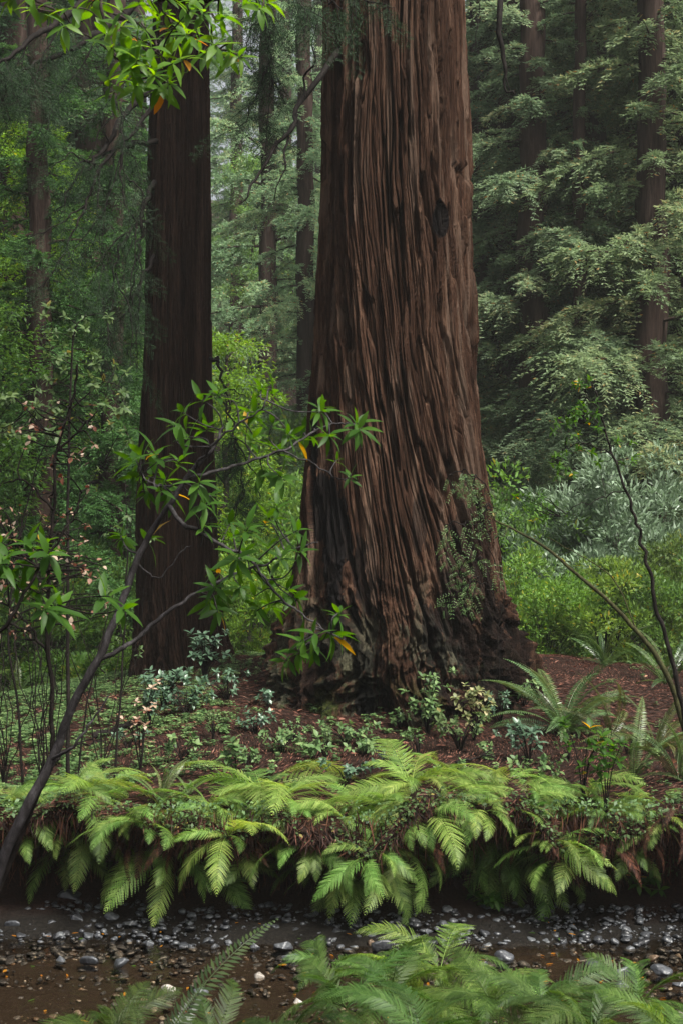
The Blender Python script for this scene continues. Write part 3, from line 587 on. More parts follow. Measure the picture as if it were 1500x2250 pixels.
for i, (px, d, n, s, tl, lb) in enumerate([
 (1235, 13.2, 34, 1.15, (1.5, 1.6, 1.4), 'large dark sword fern on the mound right of the huge redwood roots'),
 (1340, 13.0, 16, .85, (1.2, 1, .8), 'sword fern with rusty fronds right of the large dark one'),
 (1440, 12.6, 18, .95, (1.35, 1.15, .8), 'sword fern near the right edge with olive brown fronds'),
 (1390, 11.7, 14, .8, (1.2, 1.3, 1), 'lighter sword fern on the right above the bank'),
 (1490, 11.6, 14, .9, (1.3, 1.3, 1), 'sword fern cut by the right edge above the bank'),
 (350, 11.2, 12, .55, (1.7, 1.7, 1.4), 'small glossy sword fern on top of the left bank'),
 (415, 11.35, 10, .5, (1.8, 1.8, 1.5), 'small sword fern beside a stone on the left bank top'),
 (1080, 14.2, 10, .5, (1.2, 1.4, 1), 'little sword fern close to the right root of the huge redwood'),
 (40, 18.5, 16, 1.0, (1.6, 1.8, .9), 'pale sword fern beyond the mound at the left edge'),
 (150, 19.2, 16, 1.0, (1.6, 1.9, 1), 'pale sword fern beyond the mound behind the black stem'),
 (-60, 17.6, 16, 1.0, (1.5, 1.8, .9), 'sword fern half outside the left edge beyond the mound'),
 (1330, 17, 16, 1.0, (1.1, 1.3, .9), 'shaded sword fern behind the mound at right'),
 (1460, 16, 16, 1.0, (1.1, 1.3, .9), 'shaded sword fern behind the mound near the right edge'),
]):
    fern(gpt(px, d), lb, n, s, GS, meshes=SWORD, name='sword_fern', tint=tl, dead=3 if px > 1300 and d < 13.2 else 0, seed=160+i)
GF = 'ferns on the near bank in front of the creek'
def nearpt(px, py, d): return at(px, py, d)
for i, (px, py, d, n, s, tl, lb) in enumerate([
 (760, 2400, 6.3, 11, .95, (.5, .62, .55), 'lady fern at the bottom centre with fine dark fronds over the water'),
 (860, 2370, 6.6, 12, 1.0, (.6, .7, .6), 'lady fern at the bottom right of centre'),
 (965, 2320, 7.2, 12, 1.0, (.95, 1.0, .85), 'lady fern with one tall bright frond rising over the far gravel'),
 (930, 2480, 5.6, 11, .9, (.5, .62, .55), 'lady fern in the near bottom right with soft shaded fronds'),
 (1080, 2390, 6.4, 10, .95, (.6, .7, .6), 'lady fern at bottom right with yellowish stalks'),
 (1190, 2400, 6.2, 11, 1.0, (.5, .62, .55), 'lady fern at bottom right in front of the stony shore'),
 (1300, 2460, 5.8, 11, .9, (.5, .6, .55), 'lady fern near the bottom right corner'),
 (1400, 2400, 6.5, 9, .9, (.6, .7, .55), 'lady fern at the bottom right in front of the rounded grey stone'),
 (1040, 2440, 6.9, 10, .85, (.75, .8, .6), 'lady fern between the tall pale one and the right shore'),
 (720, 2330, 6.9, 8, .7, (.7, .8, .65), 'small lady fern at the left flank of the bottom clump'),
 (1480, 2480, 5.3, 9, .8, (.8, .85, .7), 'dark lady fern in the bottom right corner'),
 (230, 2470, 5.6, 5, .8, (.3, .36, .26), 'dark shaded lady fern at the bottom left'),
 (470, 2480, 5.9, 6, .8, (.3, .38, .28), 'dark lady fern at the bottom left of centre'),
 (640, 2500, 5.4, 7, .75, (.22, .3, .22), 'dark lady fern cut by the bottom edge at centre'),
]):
    fern(nearpt(px, py-185, d), lb, n+5, s*.70, GF, bias=[0, 1, 2, 7, 5, 1, 10], tint=tuple(v*.66 for v in tl), seed=200+i)  # tints lowered to paint in shade from the near canopy
fern(nearpt(300, 2420, 4.9), 'arching dark sword fern frond crossing the water at lower left', 4, 1.0, None, meshes=SWORD, face=60, spread=70, name='sword_fern', tint=(.5, .6, .4), seed=231)
fern(nearpt(100, 2330, 6.2), 'withered brown fern in the bottom left corner', 10, .85, None, meshes=DEADF, name='dead_fern', face=60, spread=120, seed=233)
fern(nearpt(560, 2400, 6.4), 'withered brown fern at the bottom centre over the water', 8, .8, None, meshes=DEADF, name='dead_fern', face=90, spread=150, seed=234)

# ------------------------------------------------------------------ foliage generators
def needle_branch(acc, L, r, P0, D0, droop, dens=1.0, leaf=.075, wid=.45, tint0=None):
    """a redwood branch: a thick drooping plume of twigs, each twig feathered with leaflets; fills acc"""
    n = max(8, int(L/.030*dens)); s = np.clip(np.linspace(.16, 1, n)+r.normal(0, .02, n), .1, 1)
    D0 = D0/np.linalg.norm(D0); hor = norm(np.cross(D0, [0, 0, 1.0])); Zv = np.array([0, 0, 1.0])
    rise = r.uniform(-.05, .2)
    axis = lambda q: P0+D0*L*q[:, None]+Zv*(rise*L*q-droop*L*q**2)[:, None]
    b = axis(s); sgn = r.choice([-1, 1], n)
    tl = L*wid*(.35+.65*np.sin(np.pi*np.clip(s*.9+.08, 0, 1)))*r.uniform(.45, 1.15, n)
    vz = np.where(r.random(n) < .35, r.uniform(.1, .75, n), r.uniform(-1.1, .15, n))
    td = norm(hor*sgn[:, None]*r.uniform(.15, 1.1, n)[:, None]+D0*r.uniform(.3, 1.1, n)[:, None]+Zv*vz[:, None])
    tl = tl*np.where(vz > .1, .45, 1)
    m = max(5, int(np.mean(tl)/(leaf*.40)))
    q = (np.arange(m)+.5)/m
    P = b[:, None]+td[:, None]*(tl[:, None]*q[None])[..., None]-Zv*(tl[:, None]*.30*q[None]**2)[..., None]
    P = P+r.normal(0, .018, P.shape)
    side = norm(np.cross(td, Zv))[:, None]
    base = .5 if tint0 is None else tint0
    tw = r.normal(0, .10, n)
    for g in (-1, 1):
        D = td[:, None]*.75+g*side*r.uniform(.4, 1.0, P.shape[:2])[..., None]+Zv*r.uniform(-.5, .4, P.shape[:2])[..., None]
        N = Zv*.6+r.normal(0, .8, P.shape)
        k = P.shape[0]*P.shape[1]
        tn = np.clip(base+np.repeat(tw, m)+r.normal(0, .10, k)+.15*np.tile(q, n), 0, .9); tn = np.where(r.random(k) < .02, 1.0, tn)
        diamonds(acc, P.reshape(-1, 3), D.reshape(-1, 3), N.reshape(-1, 3), leaf*r.uniform(.7, 1.4, k), leaf*.34, tn, .1)
    return axis(np.linspace(0, 1, 5))
def conifer_meshes(seed, h0, h1, R0, nb, tr, H, dens=1.0, leaf=.075, mat=None, profile=1.0, wid=.42):
    r = np.random.default_rng(seed); f = Acc(); t = Acc()
    z = np.linspace(0, H, 14); w0 = r.uniform(-.15, .15, 2)
    ts = Acc(); tube(ts, [(w0[0]*(k/H)**2, w0[1]*(k/H)**2, k) for k in z], tr*1.25, tr*.55, 40, 14, wob=.1, power=.6)
    for k in range(nb):
        q = (k+r.uniform(0, 1))/nb; zz = h0+(h1-h0)*q; a_ = k*2.399+r.uniform(-.8, .8)
        L = R0*(1.12-.62*q*profile)*r.uniform(.6, 1.25)*(.75+.25*math.sin(k*.9+seed))
        D0 = np.array([math.cos(a_), math.sin(a_), r.uniform(-.25, .2)])
        P0 = np.array([0, 0, zz])
        ax = needle_branch(f, L, r, P0, D0, r.uniform(.15, .42), dens, leaf, wid, .5+.16*math.sin(k*1.7+seed)+r.uniform(-.1, .1))
        tube(ts, ax, .02+.009*L, .004, 7, 4)
    return ts, f.mesh('crown', mat or M_needle)
def conifer_kit(*a, **k):
    t, c = conifer_meshes(*a, **k); return t.mesh('trunk', M_barkfar, smooth=True), c
KITS = {
 'full': conifer_kit(1, 1.2, 16, 3.0, 84, .34, 24, leaf=.085),
 'full2': conifer_kit(2, 1.6, 17, 3.1, 82, .30, 24, leaf=.085),
 'high': conifer_kit(3, 4.2, 18, 3.1, 78, .36, 26, leaf=.085),
 'thin': conifer_kit(4, 3, 18, 2.4, 85, .22, 26, leaf=.08, dens=.9),
 'dark': conifer_kit(5, .8, 13, 2.6, 90, .28, 20, leaf=.085, mat=M_needle_dk),
}
BR = np.random.default_rng(99)
def conifer(px, d, kit, label, sc=1.0, tint=(1, 1, 1), rz=None, wide=1.0, group='redwoods and firs standing behind'):
    x = (px-750)*d/F; z = float(G(x, d))-.15
    t = thing('conifer_tree', label, 'tree', (x, d, z), BR.uniform(0, 6.28) if rz is None else rz, group)
    t.scale = (sc*wide, sc*wide, sc)
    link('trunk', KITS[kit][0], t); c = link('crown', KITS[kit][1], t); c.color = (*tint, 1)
    return t
# px, distance, kit, label, scale, tint; high rear tints paint in mist and light
for a in [
 (1385, 31, 'full', 'conifer with heavy rounded plumes between the slender trunk and the right edge', 1.0, (1.3, 1.35, 1.2), None, 1.25),
 (1060, 31, 'full2', 'conifer whose plumes touch the huge trunk high on the right', 1.05, (1.25, 1.3, 1.2), None, 1.25),
 (1530, 28, 'full', 'conifer whose plumes enter from the right edge', .95, (1.4, 1.4, 1.2), None, 1.25),
 (1170, 27.5, 'full', 'front conifer with pale layered plumes right beside the huge trunk', .8, (1.3, 1.3, 1.2), None, 1.25),
 (1300, 29, 'full2', 'front conifer with big drooping plumes in the middle of the right side', .95, (1.35, 1.35, 1.2), None, 1.2),
 (1430, 26.5, 'full2', 'front conifer with feathery pale plumes towards the right edge', .9, (1.4, 1.35, 1.15), None, 1.2),
 (1235, 33, 'full', 'thick dark redwood trunk with layered plumes just right of the huge redwood', 1.05, (1.2, 1.25, 1.2), None, 1.15),
 (1115, 30, 'full2', 'conifer whose foliage meets the right edge of the huge trunk', .95, (1.25, 1.3, 1.2)),
 (1060, 38, 'high', 'conifer half hidden behind the right edge of the huge trunk', 1.1, (1.25, 1.3, 1.2)),
 (1482, 29, 'high', 'straight dark trunk near the right edge with drooping olive plumes', 1.0, (1.25, 1.2, 1.0), None, 1.1),
 (1360, 35, 'full', 'conifer with pale green plumes between the two dark right trunks', 1.1, (1.25, 1.25, 1.05)),
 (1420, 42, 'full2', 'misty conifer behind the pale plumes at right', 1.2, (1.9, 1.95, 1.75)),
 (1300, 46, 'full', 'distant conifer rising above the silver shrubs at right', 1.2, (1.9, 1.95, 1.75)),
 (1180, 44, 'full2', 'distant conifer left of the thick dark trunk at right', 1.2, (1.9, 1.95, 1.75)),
 (1335, 50, 'thin', 'bare distant trunk seen through the gap at right', 1.2, (1.1, 1.2, 1.1)),
 (1560, 33, 'full', 'conifer leaning in from outside the right edge', 1.05, (1.1, 1.2, 1.0)),
 (1270, 27, 'thin', 'slender conifer in front of the thick dark trunk', .7, (1.0, 1.1, .95)),
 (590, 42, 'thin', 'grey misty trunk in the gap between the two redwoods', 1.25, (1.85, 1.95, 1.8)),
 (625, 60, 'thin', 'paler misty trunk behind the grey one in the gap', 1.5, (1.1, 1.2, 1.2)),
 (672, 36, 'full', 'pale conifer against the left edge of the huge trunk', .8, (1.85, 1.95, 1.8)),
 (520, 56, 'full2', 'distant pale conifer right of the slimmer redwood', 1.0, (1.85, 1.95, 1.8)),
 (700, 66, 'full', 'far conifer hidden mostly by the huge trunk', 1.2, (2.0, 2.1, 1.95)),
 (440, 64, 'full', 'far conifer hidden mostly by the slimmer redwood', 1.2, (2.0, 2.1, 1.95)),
 (200, 31, 'high', 'reddish trunk in the shade left of the slimmer redwood', 1.0, (.7, .8, .75)),
 (90, 23, 'dark', 'dark drooping conifer close behind the left saplings', .8, (2.0, 2.3, 1.5)),
 (250, 25, 'dark', 'dark drooping conifer touching the left side of the slimmer redwood', .85, (2.0, 2.3, 1.5)),
 (235, 38, 'dark', 'second reddish trunk close to the slimmer redwood', 1.2, (1., 1., 1.)),
 (30, 29, 'dark', 'wide dark trunk at the left edge', 1.25, (.9, 1., .9)),
 (100, 36, 'full', 'conifer with dark plumes between the left trunks', 1.1, (.7, .8, .7)),
 (300, 42, 'full2', 'conifer behind the left side of the slimmer redwood', 1.2, (.8, 1.0, .8)),
 (-60, 34, 'dark', 'dark conifer half outside the left edge', 1.2, (.9, 1., .9)),
 (150, 50, 'full', 'far conifer filling the gap at left', 1.4, (.9, 1.1, .9)),
 (20, 48, 'full2', 'far conifer beyond the left edge trunk', 1.4, (.9, 1.1, .9)),
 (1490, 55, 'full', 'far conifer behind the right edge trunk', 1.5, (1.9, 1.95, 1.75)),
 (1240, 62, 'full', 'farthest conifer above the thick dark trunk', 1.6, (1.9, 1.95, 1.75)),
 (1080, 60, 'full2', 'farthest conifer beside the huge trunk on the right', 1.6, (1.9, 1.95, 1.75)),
]: conifer(*a)

def bush_mesh(seed, H, W, n, leaf, lw, mat, up=.4, clump=.25, nclump=90):
    r = np.random.default_rng(seed); f = Acc(); s = Acc()
    u = r.normal(size=(nclump, 3)); u /= np.linalg.norm(u, axis=1)[:, None]; u[:, 2] = np.abs(u[:, 2])**.8
    rad = r.uniform(.55, 1.05, nclump)**.6; c = u*rad[:, None]*np.array([W/2, W/2, H])
    c[:, 2] += r.uniform(0, .1, nclump)*H; c[:, 0] += .12*W*np.sin(c[:, 2]*3+seed)
    for k in range(0, nclump, 2):
        m = c[k]*np.array([.35, .35, .5]); tube(s, [r.normal(0, .06, 3)*[1, 1, 0], m, c[k]], .012, .003, 8, 4)
    per = n//nclump
    cl = np.repeat(c, per, 0); cs = np.repeat(clump*r.uniform(.6, 1.3, nclump), per)[:, None]
    off = r.normal(size=(len(cl), 3)); off /= np.linalg.norm(off, axis=1)[:, None]; rr = r.uniform(.2, 1, (len(cl), 1))**.5
    P = cl+off*rr*cs*np.array([1, 1, .75])
    D = off*.8+np.array([0, 0, up])+norm(cl)*.5+r.normal(0, .4, P.shape)
    N = np.array([0, 0, 1.0])+off*.6+r.normal(0, .35, P.shape)
    ct = np.repeat(r.normal(.5, .13, nclump), per)
    tn = np.clip(ct+r.normal(0, .14, len(P)), 0, .95); tn = np.where(r.random(len(P)) < .015, 1, tn)
    P[:, 2] = np.maximum(P[:, 2], .03)
    diamonds(f, P, D, N, leaf*r.uniform(.65, 1.3, len(P)), lw*r.uniform(.8, 1.2, len(P)), tn, .12)
    return s.mesh('stems', M_twig), f.mesh('foliage', mat)
BUSH = {
 'silver': bush_mesh(1, 2.3, 3.0, 17000, .11, .030, M_silver, .1, .24, 130),
 'silver2': bush_mesh(2, 2.7, 2.8, 17000, .10, .030, M_silver, .1, .22, 130),
 'green': bush_mesh(3, 2.3, 2.8, 16000, .095, .030, M_shrub, .1, .22, 130),
 'green2': bush_mesh(4, 1.7, 2.6, 13000, .085, .030, M_shrub, .1, .19, 120),
 'broad': bush_mesh(5, 2.6, 2.6, 9000, .10, .045, M_shrub, .2, .3, 90),
 'low': bush_mesh(6, .6, 1.8, 5000, .07, .04, M_shrub, .1, .13, 80),
}
def bush(px, d, kit, label, sc=1.0, tint=(1, 1, 1), dz=0, cat='shrub', name='shrub', group='shrubs behind the mound'):
    x = (px-750)*d/F; z = float(G(x, d))-.08+dz
    t = thing(name, label, cat, (x, d, z), BR.uniform(0, 6.28), group, sc)
    link('stems', BUSH[kit][0], t); c = link('foliage', BUSH[kit][1], t); c.color = (*tint, 1)
    return t
for a in [
 (1120, 21, 'green', 'yellow-green shrub touching the right root of the huge redwood', .8, (1.5, 1.7, 1.0)),
 (1200, 20, 'broad', 'bright green shrub right of the huge redwood foot', .6, (1.5, 1.8, 1.0)),
 (1330, 20.5, 'green2', 'yellowish shrub low in the middle of the right thicket', 1.0, (1.7, 1.7, 1.1)),
 (1460, 20, 'broad', 'green shrub at the right edge behind the crossing stems', .65, (1.1, 1.3, .95)),
 (1260, 24, 'silver', 'silvery glossy shrub behind the yellowish one', 1.15, (1.4, 1.45, 1.4)),
 (1390, 23.5, 'silver2', 'pale silvery shrub in the middle of the right thicket', 1.3, (1.5, 1.5, 1.5)),
 (1500, 25, 'silver', 'silvery shrub at the right edge', .95, (1.4, 1.45, 1.4)),
 (1150, 24, 'broad', 'green shrub between the huge trunk and the silver thicket', 1.2, (1.5, 1.8, 1.1)),
 (1330, 29, 'silver2', 'tall silvery shrub at the top of the right thicket', 1.75, (1.5, 1.55, 1.45)),
 (1450, 30, 'silver', 'high silvery shrub near the right edge below the conifers', 1.5, (1.1, 1.45, .9)),
 (1210, 30, 'silver', 'silver-green shrub under the thick dark conifer', 1.4, (1.5, 1.7, 1.1)),
 (1080, 28, 'green', 'shrub seen just behind the right side of the huge trunk', 1.1, (1., 1.1, .7)),
 (1560, 22, 'green', 'shrub reaching in from the right edge', 1.0, (1, 1, .8)),
 (560, 21.5, 'green', 'bright shrub in the gap between the two redwoods', .8, (1.7, 1.9, .9)),
 (630, 23, 'broad', 'leafy shrub against the left side of the huge redwood', .85, (1.2, 1.4, .8)),
 (530, 26, 'green', 'tall shrub right of the slimmer redwood', 1.4, (1.2, 1.35, .8)),
 (640, 29, 'green', 'tall bright shrub in the gap near the huge trunk', 1.5, (1.6, 1.9, 1.2)),
 (585, 35, 'broad', 'leafy thicket high in the gap between the redwoods', 1.6, (1.5, 1.7, 1.3)),
 (260, 19.5, 'low', 'low leafy shrub on the mound edge left of the slimmer redwood', 1.0, (1.2, 1.4, .8)),
 (200, 20.5, 'low', 'low green shrub beyond the mound at left', 1.1, (1.1, 1.4, .8)),
 (90, 22, 'green2', 'green shrub behind the black stem at left', 1.0, (1, 1.2, .8)),
 (250, 23, 'green', 'shrub filling the gap left of the slimmer redwood', .9, (1, 1.2, .8)),
 (10, 23, 'green', 'shrub at the left edge behind the pale ferns', .9, (.8, 1, .7)),
 (150, 26, 'silver2', 'bluish shrub in the shade at left', 1.0, (.8, .9, .8)),
 (270, 28, 'silver', 'bluish shrub by the slimmer redwood trunk', 1.1, (.8, .95, .9)),
 (40, 29, 'broad', 'dark leafy shrub below the wide left trunk', 1.1, (.7, .9, .6)),
 (-60, 25, 'broad', 'leafy shrub half outside the left edge', 1.1, (.8, 1, .7)),
]: bush(*a)
# broadleaf (bay) trees with lighter leaves in the middle distance
def broadleaf_mesh(seed, H, h0, W, n, leaf, lw, mat, nclump=120, clump=.35):
    r = np.random.default_rng(seed); f = Acc(); s = Acc()
    tube(s, [(0, 0, 0), (.15, .05, H*.35), (-.1, .1, H*.7), (.1, 0, H)], .09, .02, 24, 8, wob=.2)
    c = []
    for k in range(nclump):
        q = r.uniform(0, 1); zz = h0+(H-h0)*q; a_ = r.uniform(0, 6.28); rad = W/2*math.sqrt(max(0, 1-((q-.4)/.62)**2))*r.uniform(.25, 1)
        c.append((rad*math.cos(a_), rad*math.sin(a_), zz))
        if k % 3 == 0: tube(s, [(0, 0, max(.3, zz-rad*.8)), (c[-1][0]*.5, c[-1][1]*.5, zz-rad*.2), c[-1]], .02, .004, 8, 4)
    c = np.array(c); per = n//nclump; cl = np.repeat(c, per, 0)
    off = r.normal(size=(len(cl), 3)); off /= np.linalg.norm(off, axis=1)[:, None]
    P = cl+off*r.uniform(.1, 1, (len(cl), 1))**.5*clump*np.array([1.1, 1.1, .55])*np.repeat(r.uniform(.6, 1.3, nclump), per)[:, None]
    D = off*[1, 1, .5]+np.array([0, 0, -.25])+r.normal(0, .3, P.shape); N = np.array([0, 0, 1.])+r.normal(0, .4, P.shape)
    tn = np.clip(np.repeat(r.normal(.5, .15, nclump), per)+r.normal(0, .13, len(P)), 0, .93); tn = np.where(r.random(len(P)) < .012, 1, tn)
    diamonds(f, P, D, N, leaf*r.uniform(.7, 1.3, len(P)), lw, tn, .1)
    return s.mesh('trunk', M_twig, smooth=True), f.mesh('crown', mat)
BL = [broadleaf_mesh(1, 7.5, 1.5, 3.0, 14000, .10, .032, M_shrub), broadleaf_mesh(2, 6.0, 1.0, 2.6, 12000, .09, .035, M_shrub), broadleaf_mesh(3, 9.5, 3.0, 3.6, 16000, .10, .034, M_shrub)]
def broadleaf(px, d, k, label, sc=1., tint=(1, 1, 1)):
    x = (px-750)*d/F
    t = thing('bay_tree', label, 'tree', (x, d, float(G(x, d))-.1), BR.uniform(0, 6.28), 'small leafy trees in the middle distance', sc)
    link('trunk', BL[k][0], t); c = link('crown', BL[k][1], t); c.color = (*tint, 1)
for a in [
 (500, 24, 1, 'bright yellow-green leafy tree just right of the slimmer redwood', .95, (1.7, 1.9, .8)),
 (60, 27, 2, 'leafy tree with bright patches at the upper left edge', 1.05, (1.9, 2.2, .9)),
 (290, 27, 0, 'leafy tree hidden behind the left of the slimmer redwood', .8, (1., 1.3, .7)),
 (-30, 22, 1, 'leafy tree outside the left edge reaching in', 1.0, (.9, 1.2, .7)),
 (560, 50, 2, 'far leafy tree high in the misty gap', 1.1, (1.7, 1.9, 1.6)),  # raised tint paints in the mist of the gap
]: broadleaf(*a)

# ------------------------------------------------------------------ forest floor
def floor_points(n, y0, y1, x0=-7, x1=7, seed=0):
    r = np.random.default_rng(seed); return r.uniform(x0, x1, n), r.uniform(y0, y1, n)
def build_litter():
    a = Acc(); r = np.random.default_rng(31)
    x, y = floor_points(130000, 10.65, 18.5, -5.2, 5.2, 31); z = G(x, y)+r.uniform(0, .022, len(x))
    an = r.uniform(0, 6.28, len(x)); D = np.stack([np.cos(an), np.sin(an), r.normal(0, .18, len(x))], -1)
    N = np.stack([r.normal(0, .5, len(x)), r.normal(0, .5, len(x)), np.ones(len(x))], -1)
    t = np.clip(r.normal(.42, .27, len(x))+.25*noise(x*1.5, y*1.5, 3), 0, .95); t = np.where(r.random(len(x)) < .004, 1, t)
    diamonds(a, np.stack([x, y, z], -1), D, N, r.uniform(.03, .11, len(x)), r.uniform(.003, .009, len(x)), t, .05)
    # scattered fallen leaves
    n = 700; x, y = floor_points(n, 10.7, 18, -5, 5, 33); z = G(x, y)+.02
    an = r.uniform(0, 6.28, n)
    leaves(a, np.stack([x, y, z], -1), np.stack([np.cos(an), np.sin(an), r.normal(0, .2, n)], -1), np.stack([r.normal(0, .4, n), r.normal(0, .4, n), np.ones(n)], -1), r.uniform(.04, .09, n), r.uniform(.02, .035, n), r.uniform(.7, 1, n), .1, .2)
    tag(a.build('leaf_litter', M_litter), 'reddish brown carpet of redwood needles and twigs over the mound', 'litter', kind='stuff')
build_litter()
def sorrel_ok(x, y):
    m = noise(x*.9+3, y*.9, 0)+.6*noise(x*2.6, y*2.6+3, 5)
    # thick on the left, around the trunk foot and right, bare in front of centre
    bare = np.exp(-((x-.0)/1.3)**2-((y-11.4)/.55)**2)*.9+np.exp(-((x+.75)/.5)**2-((y-15)/1.4)**2)*.8
    return m-bare
def build_sorrel():
    a = Acc(); r = np.random.default_rng(41)
    x, y = floor_points(170000, 10.7, 19.5, -5.2, 5.4, 41); k = .28*sorrel_ok(x, y)+.55*noise(x*6, y*6, 2)-.03-.05*np.clip(-x, 0, 3)+.07*np.clip(x-.5, 0, 3) > r.uniform(-.45, .8, len(x)); x, y = x[k], y[k]
    k = ((x-BX)**2+(y-BY)**2 > 1.25**2) & ((x+1.99)**2+(y-17.5)**2 > .5**2); x, y = x[k], y[k]
    n = len(x); h = r.uniform(.01, .065, n)*(1+.5*noise(x*2, y*2, 8)); z = G(x, y)+h
    a0 = r.uniform(0, 6.28, n); L = r.uniform(.012, .036, n)*(1+.4*noise(x*1.3, y*1.3, 6)); t = np.clip(r.normal(.5, .3, n), 0, 1)
    for j in range(3):
        an = a0+j*2.094
        D = np.stack([np.cos(an), np.sin(an), np.full(n, -.15)], -1); N = np.stack([r.normal(0, .25, n), r.normal(-.1, .25, n), np.ones(n)], -1)
        diamonds(a, np.stack([x, y, z], -1), D, N, L, L*.95, t, .1)
    diamonds(a, np.stack([x, y, z-h], -1), np.stack([0*x, 0*x, np.ones(n)], -1), np.stack([0*x, -np.ones(n), 0*x], -1), h, .0025, t, 0)
    tag(a.build('ground_cover', M_sorrel), 'low three-leaved green ground cover scattered over the brown mound', 'ground cover', kind='stuff')
build_sorrel()
def build_creeper():
    """small leaves and dead stalks between the ferns of the bank"""
    a = Acc(); r = np.random.default_rng(43); n = 26000
    x = r.uniform(-4.5, 4.5, n); h = r.uniform(.2, 1.05, n)**.8; k = noise(x*1.4, h*2.5, 4) > r.uniform(-.35, .35, n)+.45*(h > .78); x, h = x[k], h[k]; n = len(x)
    y = np.interp(h, [0, .2, .32, .54, .65, .75, .95, 1.05], [11.1, 11.38, 11.46, 11.36, 11.16, 10.98, 10.66, 10.7])+bankoff(x)-r.uniform(0, .14, n)
    D = np.stack([r.normal(0, .6, n), -np.ones(n)*.7, r.normal(-.2, .5, n)], -1); N = np.stack([r.normal(0, .4, n), -np.ones(n)*.6, np.ones(n)*.8], -1)
    L = r.uniform(.02, .05, n)
    diamonds(a, np.stack([x, y, h], -1), D, N, L, L*.6, np.clip(r.normal(.4, .2, n), 0, 1), .1)
    tag(a.build('ivy', M_sorrel), 'tiny leaves creeping over the dark bank between the ferns', 'creeper', kind='stuff')
    a = Acc(); n = 12000; x = r.uniform(-4.5, 4.5, n); h = r.uniform(.05, 1.0, n)
    dens = .5+.5*np.exp(-((x+1.15)/.35)**2)+.55*np.exp(-((x-2.2)/.6)**2); k = r.random(n) < dens; x, h = x[k], h[k]; n = len(x)
    y = np.interp(h, [0, .2, .32, .54, .65, .75, .95, 1.05], [11.1, 11.38, 11.46, 11.36, 11.16, 10.98, 10.66, 10.7])+bankoff(x)-r.uniform(.0, .12, n)
    D = np.stack([r.normal(0, .3, n), r.normal(-.2, .2, n), -np.ones(n)], -1); N = np.stack([r.normal(0, .6, n), -np.ones(n), r.normal(0, .3, n)], -1)
    diamonds(a, np.stack([x, y, h], -1), D, N, r.uniform(.08, .32, n), r.uniform(.004, .012, n), r.uniform(0, 1, n), .06)
    tag(a.build('root_curtain', M_deadfern), 'reddish brown dead roots and fronds hanging on the dark bank', 'roots', kind='stuff')
build_creeper()

# ------------------------------------------------------------------ stones of the creek
def ico(seed, sub=2):
    import bmesh
    bm = bmesh.new(); bmesh.ops.create_icosphere(bm, subdivisions=sub, radius=1)
    V = np.array([v.co[:] for v in bm.verts]); T = np.array([[v.index for v in f.verts] for f in bm.faces]); bm.free()
    r = np.random.default_rng(seed); o = r.uniform(0, 50)
    for _ in range(10):     # cut flat facets like broken creek stone
        n_ = r.normal(size=3); n_ /= np.linalg.norm(n_); d = r.uniform(.35, .8); q = V@n_-d; V = V-np.maximum(q, 0)[:, None]*n_
    V = V*(1+.10*noise(V[:, 0]*1.5+o, V[:, 1]*1.5, V[:, 2]*1.5)+.05*noise(V[:, 0]*4+o, V[:, 1]*4, V[:, 2]*4))[:, None]
    return V, T
ST = [ico(i, 2) for i in range(10)]; STL = [ico(50+i, 3) for i in range(6)]
def bed_z(x, y):
    return -.06+.0*x+np.interp(y, [7.8, 8.2, 8.6, 10.3, 10.5, 10.9, 11.0], [.2, .02, -.06, -.06, .0, .07, .1])+.06
def build_pebbles():
    a = Acc(); r = np.random.default_rng(51)
    def sc(n, y0, y1, s0, s1, zoff, tl, th):
        x = r.uniform(-5.2, 5.2, n); y = r.uniform(y0, y1, n)+bankoff(x)*.9
        for i in range(n):
            V, T = ST[r.integers(10)]; s = s0*(s1/s0)**(r.random()**1.8)
            q = V*np.array([1, r.uniform(.65, 1), r.uniform(.35, .65)])*s; an = r.uniform(0, 6.28)
            q = np.stack([q[:, 0]*math.cos(an)-q[:, 1]*math.sin(an), q[:, 0]*math.sin(an)+q[:, 1]*math.cos(an), q[:, 2]], -1)
            zz = float(np.interp(y[i]-bankoff(x[i])*.9, [8.2, 8.6, 10.3, 10.5, 10.9, 11.0], [-.075, -.075, -.06, .0, .07, .1]))+zoff*s
            a.add(q+[x[i], y[i], zz], None, T, r.uniform(tl, th))
    sc(6500, 10.1, 11.35, .009, .062, .2, .0, .7)
    sc(2600, 8.2, 10.3, .012, .045, .15, .25, 1.0)
    sc(420, 9.3, 10.5, .02, .055, .4, .1, .85)
    o = a.build('pebbles', M_stone, smooth=False)
    tag(o, 'small grey and brown stones lining and paving the shallow creek', 'pebbles', kind='stuff')
build_pebbles()
GST = 'larger stones in and beside the creek'
